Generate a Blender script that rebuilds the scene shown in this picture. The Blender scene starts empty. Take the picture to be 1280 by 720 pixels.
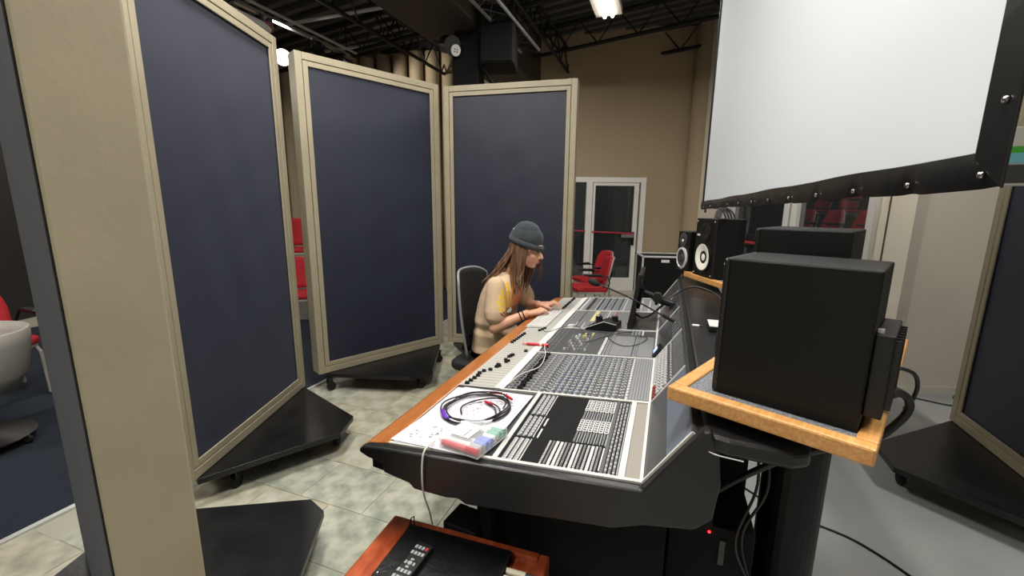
import bpy, bmesh, math, random
from mathutils import Vector, Matrix
random.seed(7)
PI = math.pi
SC = bpy.context.scene
COL = SC.collection

# ------------------------------------------------------------------ camera
cam_d = bpy.data.cameras.new('camera'); cam = bpy.data.objects.new('camera', cam_d); COL.objects.link(cam)
cam_d.sensor_width = 36.0; cam_d.lens = 531.0 / 1280 * 36.0; cam_d.clip_start = 0.02; cam_d.clip_end = 60
_r = Vector((0.999950, 0.001876, 0.009858)); _d = Vector((0.010035, -0.186948, -0.982319)); _f = Vector((0, 0.982368, -0.186957))
_m = Matrix((( _r.x, -_d.x, -_f.x * -1 * -1, 0), (_r.y, -_d.y, -_f.y, 0), (_r.z, -_d.z, -_f.z, 1.53), (0, 0, 0, 1)))
cam.matrix_world = _m
SC.camera = cam
# ------------------------------------------------------------------ world, exposure
wd = bpy.data.worlds.new('world'); SC.world = wd; wd.use_nodes = True
wd.node_tree.nodes['Background'].inputs[0].default_value = (0.9, 0.92, 1, 1)
wd.node_tree.nodes['Background'].inputs[1].default_value = 0.02
SC.view_settings.view_transform = 'Standard'; SC.view_settings.look = 'None'; SC.view_settings.gamma = 1
SC.view_settings.exposure = -1.1

# ------------------------------------------------------------------ materials
def lin(c):
    if isinstance(c, str):
        c = [int(c[i:i + 2], 16) / 255 for i in (0, 2, 4)]
        c = [x / 12.92 if x <= 0.04045 else ((x + 0.055) / 1.055) ** 2.4 for x in c]
    return (c[0], c[1], c[2], 1)
def mat(name, col, rough=0.5, metal=0.0, noise=0.0, scale=20, bump=0.0, bscale=None, col2=None, emit=0, sheen=0, coat=0, alpha=1, trans=0, spec=0.5, stretch=None, detail=5, ramp=(0.35, 0.65)):
    m = bpy.data.materials.new(name); m.use_nodes = True; nt = m.node_tree; n = nt.nodes; l = nt.links
    b = n['Principled BSDF']; b.inputs['Base Color'].default_value = lin(col); b.inputs['Roughness'].default_value = rough
    b.inputs['Metallic'].default_value = metal; b.inputs['Specular IOR Level'].default_value = spec
    if sheen:
        b.inputs['Sheen Weight'].default_value = sheen; b.inputs['Sheen Roughness'].default_value = 0.5
        b.inputs['Sheen Tint'].default_value = (0.75, 0.8, 1, 1)
    if coat: b.inputs['Coat Weight'].default_value = coat; b.inputs['Coat Roughness'].default_value = 0.15
    if trans: b.inputs['Transmission Weight'].default_value = trans
    if alpha < 1: b.inputs['Alpha'].default_value = alpha
    if emit: b.inputs['Emission Color'].default_value = lin(col); b.inputs['Emission Strength'].default_value = emit
    if noise or bump or col2:
        tc = n.new('ShaderNodeTexCoord'); mp = n.new('ShaderNodeMapping'); l.new(tc.outputs['Object'], mp.inputs[0])
        if stretch: mp.inputs['Scale'].default_value = stretch
        nz = n.new('ShaderNodeTexNoise'); nz.inputs['Scale'].default_value = scale; nz.inputs['Detail'].default_value = detail; l.new(mp.outputs[0], nz.inputs[0])
        if col2 or noise:
            cr = n.new('ShaderNodeValToRGB'); l.new(nz.outputs[0], cr.inputs[0])
            c1 = lin(col); c2 = lin(col2) if col2 else tuple(min(1, x * (1 + noise)) for x in c1[:3]) + (1,)
            if not col2: c1 = tuple(x * (1 - noise) for x in c1[:3]) + (1,)
            cr.color_ramp.elements[0].color = c1; cr.color_ramp.elements[1].color = c2
            cr.color_ramp.elements[0].position = ramp[0]; cr.color_ramp.elements[1].position = ramp[1]
            l.new(cr.outputs[0], b.inputs['Base Color'])
        if bump:
            nb = n.new('ShaderNodeTexNoise'); nb.inputs['Scale'].default_value = bscale or scale * 3; nb.inputs['Detail'].default_value = 6; l.new(mp.outputs[0], nb.inputs[0])
            bp = n.new('ShaderNodeBump'); bp.inputs['Strength'].default_value = bump; bp.inputs['Distance'].default_value = 0.004
            l.new(nb.outputs[0], bp.inputs['Height']); l.new(bp.outputs[0], b.inputs['Normal'])
    return m
X = {}
X['navy'] = mat('navy_fabric', '1e2232', 0.5, noise=0.10, scale=3, bump=0.15, bscale=500, sheen=0.14)
X['greyfab'] = mat('charcoal_fabric', '2a2b2c', 0.9, noise=0.12, scale=5, bump=0.3, bscale=300, sheen=0.1)
X['tan'] = mat('tan_paint', '9c937b', 0.45, noise=0.06, scale=4, bump=0.12, bscale=60)
X['groove'] = mat('groove_dark', '5a4f3a', 0.8)
X['blackboard'] = mat('black_painted_board', '0d0d0e', 0.33, col2='1b1b1c', scale=7, bump=0.3, bscale=70, ramp=(0.4, 0.8))
X['black'] = mat('black_plastic', '080808', 0.45)
X['blackm'] = mat('black_matte', '0b0b0b', 0.75, spec=0.25)
X['blackw'] = mat('black_wood_cabinet', '060606', 0.45, bump=0.08, bscale=120, spec=0.3)
X['dgrey'] = mat('dark_grey_plastic', '1a1a1b', 0.33, bump=0.15, bscale=250)
X['rubber'] = mat('rubber', '111111', 0.8)
X['chrome'] = mat('chrome', 'c8c8c8', 0.25, metal=1)
X['silver'] = mat('silver_paint', 'cfcfcd', 0.35, metal=0.2)
X['ltrim'] = mat('pale_trim', 'c9c8c2', 0.4)
X['wall'] = mat('tan_wall', 'a8967a', 0.8, noise=0.03, scale=1.5, bump=0.1, bscale=40)
X['wallgrey'] = mat('greige_wall', 'b4afa3', 0.8, noise=0.03, scale=2)
X['walllight'] = mat('cream_wall_lit', 'efe8d6', 0.7)  # cream raised in place of room light falling on the pier
X['white'] = mat('white_paint', 'e4e2dc', 0.4)
X['walldark'] = mat('dark_wall', '2c2a28', 0.9)
X['deck'] = mat('ceiling_deck_paint', '101010', 0.7)
X['deckrib'] = mat('ceiling_rib_lit', '5c5c5a', 0.5)  # grey lightened in place of light reaching the ribs from below
X['beam'] = mat('brown_beam', '3d352a', 0.7, noise=0.1, scale=2)
X['tile'] = mat('stone_tile', '989783', 0.32, col2='c4c0a9', scale=9, bump=0.12, bscale=30, detail=9, ramp=(0.36, 0.62))
X['tile2'] = mat('stone_tile_green', '8c9284', 0.32, col2='bcbcaa', scale=11, bump=0.12, bscale=30, detail=9, ramp=(0.36, 0.62))
X['tile3'] = mat('stone_tile_beige', 'a39c82', 0.32, col2='bfbeae', scale=8, bump=0.12, bscale=30, detail=9, ramp=(0.36, 0.62))
X['grout'] = mat('grout', 'b0ae9c', 0.8)
X['concrete'] = mat('grey_floor', '969896', 0.38, noise=0.05, scale=3, bump=0.06, bscale=40)
X['carpet'] = mat('navy_carpet', '1d2632', 0.95, noise=0.25, scale=120, bump=0.5, bscale=400)
X['armwood'] = mat('armrest_wood', '9c5a2c', 0.3, col2='b8743c', scale=14, stretch=(14, 1, 14), coat=0.3, bump=0.05)
X['redwood'] = mat('reddish_wood', '8e3a1c', 0.28, col2='b45a34', scale=12, stretch=(3, 1, 3), coat=0.4)
X['oak'] = mat('oak', 'c08747', 0.4, col2='d4a163', scale=10, stretch=(16, 1.5, 16), coat=0.15, bump=0.08)
X['graycarpet'] = mat('grey_speckle_carpet', '4a4c50', 0.95, col2='8a8d92', scale=260, bump=0.6, bscale=300)
X['cwhite'] = mat('console_light_panel', 'b4b2aa', 0.4)
X['cstrip'] = mat('scribble_strip', 'e0e0da', 0.45)
X['cgrey'] = mat('console_grey_panel', '6a6b6d', 0.42)
X['cgreyd'] = mat('console_dark_panel', '414244', 0.42)
X['cgreym'] = mat('console_mid_panel', '77787a', 0.42)
X['ctaupe'] = mat('console_taupe_panel', '8b857b', 0.45)
X['cglass'] = mat('bridge_dark_panel', '3c3e41', 0.22)
X['creflect'] = mat('bridge_reflection', '5b6470', 0.3)  # reflection on the near bridge panel, painted as a flat colour
X['kblue'] = mat('knob_blue', '74869e', 0.4)
X['kgrey'] = mat('knob_grey', '929495', 0.4)
X['kdark'] = mat('knob_dark', '3a3b3c', 0.4)
X['kwhite'] = mat('knob_white', 'd2d2cf', 0.35)
X['kred'] = mat('knob_red', 'a03a38', 0.4)
X['yellow'] = mat('pale_yellow', 'c9bf86', 0.5)
X['lcd'] = mat('lcd_blue', 'b8d4ff', 0.3, emit=1.5)
X['led'] = mat('led_red', 'ff2a2a', 0.3, emit=12)
X['paper'] = mat('paper', 'cfcbd2', 0.7)
X['ink'] = mat('ink_marks', '6b6672', 0.8)
X['purple'] = mat('purple_sleeve', '6a34c0', 0.4)
X['red'] = mat('red_plastic', 'c8202a', 0.35)
X['orange'] = mat('orange_boot', 'e0593a', 0.4)
X['pink'] = mat('pink_tube', 'e06a72', 0.4)
X['bluep'] = mat('blue_cap', '3f60c8', 0.4)
X['greenp'] = mat('green_cap', '2f9d72', 0.4)
X['clear'] = mat('clear_plastic', 'f2f5f7', 0.12, alpha=0.16)
X['cable'] = mat('black_cable', '121214', 0.45)
X['wcable'] = mat('white_cable', 'd6d2c8', 0.5)
X['bone'] = mat('marker_body', 'd8d0b8', 0.4)
X['redfab'] = mat('red_fabric', 'b01e28', 0.8, noise=0.1, scale=60, bump=0.3, bscale=200)
X['redbar'] = mat('red_bar', 'b8283a', 0.4)
X['greyshell'] = mat('grey_shell', 'a39f98', 0.45)
X['screen'] = mat('projection_cloth', 'cbd0d3', 0.9)
X['vinyl'] = mat('black_vinyl', '141414', 0.3, bump=0.5, bscale=12, scale=4)
X['cone'] = mat('white_cone', 'e9e6da', 0.55)
X['grycone'] = mat('grey_cone', '3a3b3d', 0.5)
X['mesh'] = mat('mesh_fabric', '1c1c1e', 0.8)
X['skin'] = mat('skin', 'd6a183', 0.5, noise=0.05, scale=30)
X['lips'] = mat('lips', 'b86a5c', 0.5)
X['hair'] = mat('brown_hair', '4a3526', 0.5, col2='7c5c42', scale=60, stretch=(1, 1, 0.1))
X['beanie'] = mat('grey_beanie', '34393c', 0.95, noise=0.15, scale=40, bump=0.7, bscale=160, sheen=0.2)
X['jeans'] = mat('dark_trousers', '20242c', 0.85)
X['amber'] = mat('glow_white', 'fff6e6', 0.3, emit=22)
X['ltube'] = mat('lamp_tube', 'fff4e2', 0.3, emit=30)
X['diff'] = mat('lamp_diffuser', 'fff7ea', 0.3, emit=6)
def glass(name, tint, rough=0.03):
    m = bpy.data.materials.new(name); m.use_nodes = True; b = m.node_tree.nodes['Principled BSDF']
    b.inputs['Base Color'].default_value = lin(tint); b.inputs['Roughness'].default_value = rough
    b.inputs['Alpha'].default_value = 0.38; b.inputs['Specular IOR Level'].default_value = 1.0
    return m
X['glass'] = glass('reflection_tint_glass', '3a4042')  # grey tint stands in for reflections in the panes

# ------------------------------------------------------------------ mesh helpers
def B(): return bmesh.new()
def T(bm, vs, m):
    if m is not None: bmesh.ops.transform(bm, matrix=m, verts=vs)
def box(bm, lo, hi, m=None):
    vs = [bm.verts.new((x, y, z)) for x in (lo[0], hi[0]) for y in (lo[1], hi[1]) for z in (lo[2], hi[2])]
    for f in ((0, 1, 3, 2), (4, 6, 7, 5), (0, 4, 5, 1), (2, 3, 7, 6), (0, 2, 6, 4), (1, 5, 7, 3)): bm.faces.new([vs[i] for i in f])
    T(bm, vs, m); return vs
def prism(bm, pts, a, b, axis='z', m=None):
    def P(u, v, w): return {'z': (u, v, w), 'y': (u, w, v), 'x': (w, u, v)}[axis]
    n = len(pts); v0 = [bm.verts.new(P(u, v, a)) for u, v in pts]; v1 = [bm.verts.new(P(u, v, b)) for u, v in pts]
    bm.faces.new(v0[::-1]); bm.faces.new(v1)
    for i in range(n): bm.faces.new((v0[i], v0[(i + 1) % n], v1[(i + 1) % n], v1[i]))
    T(bm, v0 + v1, m); return v0 + v1
def tube(bm, pts, r, n=8, m=None, cap=True):
    pts = [Vector(p) for p in pts]; rs = r if isinstance(r, (list, tuple)) else [r] * len(pts)
    rings = []; up = None
    for i, p in enumerate(pts):
        t = (pts[min(i + 1, len(pts) - 1)] - pts[max(i - 1, 0)]).normalized()
        if up is None:
            up = Vector((0, 0, 1)) if abs(t.z) < 0.9 else Vector((1, 0, 0))
        u = t.cross(up); u = u.normalized() if u.length > 1e-6 else Vector((1, 0, 0)); w = u.cross(t).normalized(); up = w
        rings.append([bm.verts.new(p + (u * math.cos(2 * PI * k / n) + w * math.sin(2 * PI * k / n)) * rs[i]) for k in range(n)])
    for a, b in zip(rings, rings[1:]):
        for k in range(n): bm.faces.new((a[k], a[(k + 1) % n], b[(k + 1) % n], b[k]))
    if cap: bm.faces.new(rings[0][::-1]); bm.faces.new(rings[-1])
    vs = [v for q in rings for v in q]; T(bm, vs, m); return vs
def lathe(bm, prof, n=24, m=None, cap=True):
    rings = []
    for r, z in prof:
        rings.append([bm.verts.new((r * math.cos(2 * PI * k / n), r * math.sin(2 * PI * k / n), z)) for k in range(n)] if r > 1e-6 else [bm.verts.new((0, 0, z))])
    for a, b in zip(rings, rings[1:]):
        for k in range(n):
            q = [a[k % len(a)], a[(k + 1) % len(a)], b[(k + 1) % len(b)], b[k % len(b)]]
            q = list(dict.fromkeys(q))
            if len(q) > 2:
                try: bm.faces.new(q)
                except ValueError: pass
    if cap and len(rings[0]) > 1: bm.faces.new(rings[0][::-1])
    if cap and len(rings[-1]) > 1: bm.faces.new(rings[-1])
    vs = [v for q in rings for v in q]; T(bm, vs, m); return vs
def ell(bm, c, r, m=None, n=16, rot=None):
    mm = Matrix.Translation(c) @ (rot.to_4x4() if rot else Matrix()) @ Matrix.Diagonal((r[0], r[1], r[2], 1))
    if m is not None: mm = m @ mm
    bmesh.ops.create_uvsphere(bm, u_segments=n, v_segments=max(6, n // 2), radius=1, matrix=mm)
def spline(ctrl, n=8):
    P = [Vector(p) for p in ctrl]; P = [P[0] * 2 - P[1]] + P + [P[-1] * 2 - P[-2]]; out = []
    for i in range(1, len(P) - 2):
        a, b, c, d = P[i - 1:i + 3]
        for k in range(n):
            t = k / n
            out.append(0.5 * ((2 * b) + (c - a) * t + (2 * a - 5 * b + 4 * c - d) * t * t + (3 * b - a - 3 * c + d) * t ** 3))
    out.append(P[-2]); return out
def obj(name, bm, m, parent=None, loc=(0, 0, 0), rz=0, bev=0, smooth=False, rot=None, seg=2):
    me = bpy.data.meshes.new(name)
    bmesh.ops.recalc_face_normals(bm, faces=bm.faces)
    bm.to_mesh(me); bm.free()
    for x in (m if isinstance(m, (list, tuple)) else [m]): me.materials.append(X[x] if isinstance(x, str) else x)
    o = bpy.data.objects.new(name, me); COL.objects.link(o); o.location = loc
    o.rotation_euler = rot if rot else (0, 0, rz)
    if parent: o.parent = parent
    if bev:
        bm_ = o.modifiers.new('bevel', 'BEVEL'); bm_.width = bev; bm_.segments = seg; bm_.limit_method = 'ANGLE'; bm_.angle_limit = 0.6
    if smooth:
        for p in me.polygons: p.use_smooth = True
    return o
def tag(o, label, cat, group=None, kind=None):
    if label: o['label'] = label
    if cat: o['category'] = cat
    if group: o['group'] = group
    if kind: o['kind'] = kind
    return o
def thing(name, label, cat, loc=(0, 0, 0), rz=0, group=None, rot=None):
    o = bpy.data.objects.new(name, None); COL.objects.link(o); o.empty_display_size = 0.1
    o.location = loc; o.rotation_euler = rot if rot else (0, 0, rz); return tag(o, label, cat, group)
def struct(o): o['kind'] = 'structure'; return o
def dup(root, loc, rz, label, group=None):
    r = root.copy(); COL.objects.link(r); r.location = loc; r.rotation_euler = (0, 0, rz); r['label'] = label
    if group: r['group'] = group
    def rec(src, dst):
        for ch in [c for c in bpy.data.objects if c.parent == src]:
            c = ch.copy(); COL.objects.link(c); c.parent = dst; rec(ch, c)
    rec(root, r); return r
def bx(name, lo, hi, m, parent=None, bev=0, **k):
    b = B(); box(b, lo, hi); return obj(name, b, m, parent, bev=bev, **k)
CA = -math.radians(20.03)                       # the console's heading; its own frame: x = depth, y = length
CO = Vector((-0.457, 1.209, 0)); CM = Matrix.Translation(CO) @ Matrix.Rotation(CA, 4, 'Z')
def cw(x, y, z=0): return CM @ Vector((x, y, z))

# ================================================================== SETTING
floor = struct(obj('floor', (lambda b: (box(b, (-7, -3, -0.06), (7.5, 12, -0.004)), b)[1])(B()), 'grout'))
# stone tiles, aligned with the console
tl, td, g = 0.315, 0.40, 0.004
tiles = 0; tmesh = {}
for i in range(-6, 17):
    for j in range(-6, 8):
        s0 = 1.485 + (i - 5) * tl; t0 = -1.71 + j * td + (0.2 if i % 2 else 0)
        cx, cy = t0 + td / 2, s0 + tl / 2
        w = cw(cx, cy)
        if cx < -1.72 or cx > 0.62 or w.y > 5.5 or w.y < 0.2: continue
        k = random.randrange(9)
        if k not in tmesh:
            b = B(); h = random.uniform(-0.001, 0.001); box(b, (-td / 2 + g / 2, -tl / 2 + g / 2, -0.008), (td / 2 - g / 2, tl / 2 - g / 2, h)); 
            o = obj('floor_tile', b, ['tile', 'tile2', 'tile3'][k % 3], floor, bev=0.003); tmesh[k] = o
            o.location = (w.x, w.y, 0); o.rotation_euler = (0, 0, CA)
        else:
            o = tmesh[k].copy(); COL.objects.link(o); o.location = (w.x, w.y, 0); o.rotation_euler = (0, 0, CA if random.random() < .5 else CA + PI)
        tiles += 1
print('tiles', tiles)
b = B(); box(b, (0.72, -4, -0.003), (7, 9, 0.0), CM); obj('concrete_floor', b, 'concrete', floor)
b = B(); box(b, (-1.75, 5.0, -0.003), (0.715, 9, 0.0), CM); obj('far_tile_floor', b, 'tile3', floor)
b = B(); box(b, (-6.5, -3, -0.003), (-1.93, 9, 0.004), CM); obj('carpet', b, 'carpet', floor)
b = B(); box(b, (-1.93, -3, -0.003), (-1.90, 9, 0.008), CM); obj('carpet_edge_strip', b, 'silver', floor)

wb = B()
box(wb, (-6.5, 7.97, 0), (0.45, 8.12, 4.6)); box(wb, (2.42, 7.97, 0), (3.45, 8.12, 4.6)); box(wb, (0.45, 7.97, 2.08), (2.42, 8.12, 4.6))
struct(obj('wall_back', wb, 'wall'))
b = B(); tube(b, [(3.3, 7.85, 0), (3.3, 7.85, 4.6)], 0.2, 24); struct(obj('trim_1', b, 'wall', smooth=False))
# right wall: storefront glazing from y 3.87 to 6.7
b = B(); box(b, (3.28, 6.7, 0), (3.42, 7.97, 4.6)); box(b, (3.28, 3.87, 2.15), (3.42, 6.7, 4.6)); wr = struct(obj('wall_right', b, 'walllight'))
b = B(); box(b, (3.28, 3.52, 0), (3.42, 3.87, 4.6)); obj('cream_pier', b, 'walllight', wr)
bx('joint_strip', (3.272, 3.76, 0), (3.28, 3.77, 4.6), 'groove', wr)
struct(bx('wall_side', (3.28, 3.42, 0), (7.4, 3.52, 4.6), 'wallgrey'))
struct(bx('baseboard_side', (3.3, 3.40, 0), (7.0, 3.42, 0.06), 'wallgrey'))
struct(bx('wall_left', (-6.6, -2.6, 0), (-6.5, 8.1, 4.6), 'walldark'))
struct(bx('wall_front', (-6.6, -2.7, 0), (7.4, -2.6, 4.6), 'wallgrey'))
struct(bx('wall_east', (7.3, -2.6, 0), (7.4, 3.5, 4.6), 'wallgrey'))
SH = Matrix(((1, 0, 0, 0), (0, 1, 0, 0), (0.1, 0, 1, 4.33), (0, 0, 0, 1)))      # the roof falls gently toward the left
b = B(); box(b, (-7, -3, .12), (8, 8.6, .22), SH); ceil = struct(obj('ceiling', b, 'deck'))
# corrugated deck ribs, aligned with the console
for k in range(34):
    b = B(); box(b, (-7.5, 0, 0), (7.5, 0.09, .12), SH @ CM @ Matrix.Translation((0, 0.2 + k * 0.24, 0))); o = obj('deck_rib', b, 'deckrib', ceil)
# open web joists across
def joist(y, z=-.42):
    j = B(); 
    tube(j, [(-7, y, z), (6.5, y, z)], 0.03, 6, SH @ CM); tube(j, [(-7, y, z + 0.38), (6.5, y, z + 0.38)], 0.03, 6, SH @ CM)
    for q in range(22): tube(j, [(-7 + q * 0.6, y, z), (-6.7 + q * 0.6, y, z + 0.38), (-6.4 + q * 0.6, y, z)], 0.012, 5, SH @ CM)
    return obj('joist', j, 'deck', ceil)
for y in (2.6, 4.4, 6.2, 7.4): joist(y)
for k, (x0, z) in enumerate(((-2.9, 3.72), (-1.0, 3.85))):
    b = B(); tube(b, [(x0, 2, z), (x0, 8, z)], 0.025, 6, CM); tube(b, [(x0, 2, z + .35), (x0, 8, z + .35)], 0.025, 6, CM)
    for q in range(12): tube(b, [(x0, 2 + q * .5, z + .35), (x0, 2.25 + q * .5, z), (x0, 2.5 + q * .5, z + .35)], 0.012, 5, CM)
    obj('bridging_truss', b, 'deck', ceil)
# big brown soffit beam running with the console
b = B(); box(b, (-2.18, 2.4, 3.58), (-1.45, 7.6, 4.4), CM); tag(obj('boxed_beam', b, 'beam', bev=0.01), 'wide dark brown boxed beam crossing under the black ceiling', 'beam')

# ------------------------------------------------------------------ door in the back wall
d = struct(thing('door_1', None, None, (0, 0, 0)))
d['label'] = 'white framed glass door with a red push bar in the tan wall'
for lo, hi in (((0.45, 7.93, 0), (0.53, 8.05, 2.08)), ((2.33, 7.93, 0), (2.42, 8.05, 2.08)), ((1.34, 7.93, 0), (1.45, 8.05, 1.99)), ((0.53, 7.935, 1.99), (2.33, 8.05, 2.079))):
    bx('frame_member', lo, hi, 'white', d)
bx('door_stile', (1.46, 7.92, 0), (1.50, 7.98, 1.98), 'white', d); bx('door_stile', (2.21, 7.92, 0), (2.29, 7.98, 1.98), 'white', d)
bx('door_rail', (1.50, 7.92, 0.0), (2.21, 7.98, 0.24), 'white', d); bx('door_rail', (1.50, 7.92, 1.93), (2.21, 7.98, 1.98), 'white', d)
bx('bottom_rail', (0.53, 7.93, 0), (1.34, 8.0, 0.24), 'white', d)
bx('pane', (0.53, 7.97, 0.24), (1.34, 7.975, 1.99), 'glass', d); bx('pane', (1.50, 7.95, 0.24), (2.21, 7.955, 1.93), 'glass', d)
b = B(); tube(b, [(1.46, 7.89, 1.10), (2.24, 7.89, 1.07)], 0.014, 8); obj('push_bar', b, 'redbar', d)
b = B(); tube(b, [(0.53, 7.91, 1.13), (1.34, 7.91, 1.11)], 0.012, 8); obj('push_bar', b, 'redbar', d)
bx('latch_case', (2.0, 7.86, 1.0), (2.23, 7.92, 1.06), 'chrome', d); bx('latch_post', (2.2, 7.88, 0.86), (2.24, 7.92, 1.1), 'blackm', d)
# dark room behind it
struct(bx('wall_vestibule', (-0.5, 11.4, 0), (4.5, 11.5, 3), 'walldark')); struct(bx('wall_vestibule_side', (3.3, 8.15, 0), (3.4, 11.4, 3), 'wallgrey'))
# ------------------------------------------------------------------ glazing of the right wall
w = struct(thing('window_1', None, None)); w['label'] = 'white framed glass storefront with red push bars in the right wall'
for y0, y1 in ((6.62, 6.7), (6.38, 6.5), (4.93, 5.03), (5.07, 5.17), (3.87, 3.95)): bx('mullion', (3.24, y0, 0), (3.34, y1, 2.1), 'white', w)
bx('head_rail', (3.24, 3.87, 2.1), (3.34, 6.7, 2.16), 'white', w)
for y0, y1 in ((3.95, 4.93), (5.17, 6.38)):
    bx('bottom_rail', (3.25, y0, 0), (3.33, y1, 0.24), 'white', w); bx('pane', (3.285, y0, 0.24), (3.29, y1, 2.1), 'glass', w)
    b = B(); tube(b, [(3.22, y0, 1.13 if y0 < 5 else 1.09), (3.22, y1, 1.13 if y0 < 5 else 1.09)], 0.018, 8); obj('push_bar', b, 'redbar', w)
bx('white_infill', (3.27, 6.5, 0), (3.31, 6.62, 2.1), 'walllight', w)
struct(bx('wall_auditorium', (7.6, 3.5, 0), (7.7, 11.5, 4.6), 'walldark')); struct(bx('wall_auditorium_end', (3.4, 10.2, 0), (7.6, 10.3, 4.6), 'walldark'))
ris = struct(bx('trim_2', (4.6, 3.6, 0), (7.5, 10, 0.65), 'carpet')); struct(bx('trim_3', (5.5, 3.6, 0.65), (7.5, 10, 1.05), 'carpet'))

# ------------------------------------------------------------------ LIGHTS (fixtures with their lamps)
def area(parent, loc, size, power, col=(1, 0.965, 0.92), rot=(0, 0, 0), sz2=None):
    l = bpy.data.lights.new('lamp_light', 'AREA'); l.energy = power; l.size = size; l.color = col
    if sz2: l.shape = 'RECTANGLE'; l.size_y = sz2
    o = bpy.data.objects.new('lamp_light', l); COL.objects.link(o); o.location = loc; o.rotation_euler = rot; o.parent = parent; return o
def fluor(label, x, y, z, power, tubes=True, rz=CA, length=1.2, mat_='diff'):
    r = thing('ceiling_light', label, 'light', (x, y, z), rz, 'ceiling lights')
    bx('housing', (-0.15, -length / 2, 0.02), (0.15, length / 2, 0.09), 'white', r)
    for sx in ((-0.045, 0.045) if tubes else (0,)):
        b = B(); tube(b, [(sx, -length / 2 + .03, 0), (sx, length / 2 - .03, 0)], 0.018, 10); obj('tube', b, 'ltube' if tubes else 'diff', r)
    for s in (-1, 1):
        b = B(); tube(b, [(0, s * length * .4, 0.09), (0, s * length * .4, 4.33 + .1 * x - z)], 0.004, 5); obj('hanger', b, 'blackm', r)
    area(r, (0, 0, -0.04), 0.28, power, sz2=length)
    return r
fluor('lit twin tube ceiling light in view above the tan back wall', 0.90, 4.92, 3.72, 95)
fluor('unseen ceiling light added over the near half of the console', 0.35, 1.0, 3.9, 190)  # from here down, fixtures out of view, added to light console, screen and panels
fluor('unseen ceiling light added behind the camera position', -2.2, -0.8, 3.8, 150)
fluor('unseen ceiling light added over the right gobo', 2.7, 0.7, 3.9, 190)
fluor('unseen ceiling light added over the folding panels on the left', -1.2, 2.2, 3.9, 170)
fluor('unseen ceiling light added over the left carpet area', -4.3, 0.9, 3.6, 130)
fluor('hidden ceiling light added over the far left carpet by the cylinders', -5.4, 5.2, 3.4, 60)  # kept out of sight behind the left panel, added to lift the cylinders
r = thing('flood_lamp', 'glaring round flood lamp seen between the two left panels', 'light', (-3.02, 6.0, 3.42)); r.rotation_euler = (math.radians(-62), 0, math.radians(27)); area(r, (0, 0, -.03), .16, 12)
b = B(); lathe(b, [(0.03, 0.22), (0.09, 0.2), (0.11, 0.02), (0.11, 0)], 20); obj('housing', b, 'blackm', r)
b = B(); lathe(b, [(0, -0.012), (0.08, -0.006), (0.1, 0.0), (0.1, 0.01)], 20); obj('lens', b, 'amber', r)
b = B(); tube(b, [(0, 0, 0.2), (0, 0.1, 0.45), (0, 0.12, 0.8)], 0.012, 6); obj('bracket', b, 'blackm', r)

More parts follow.
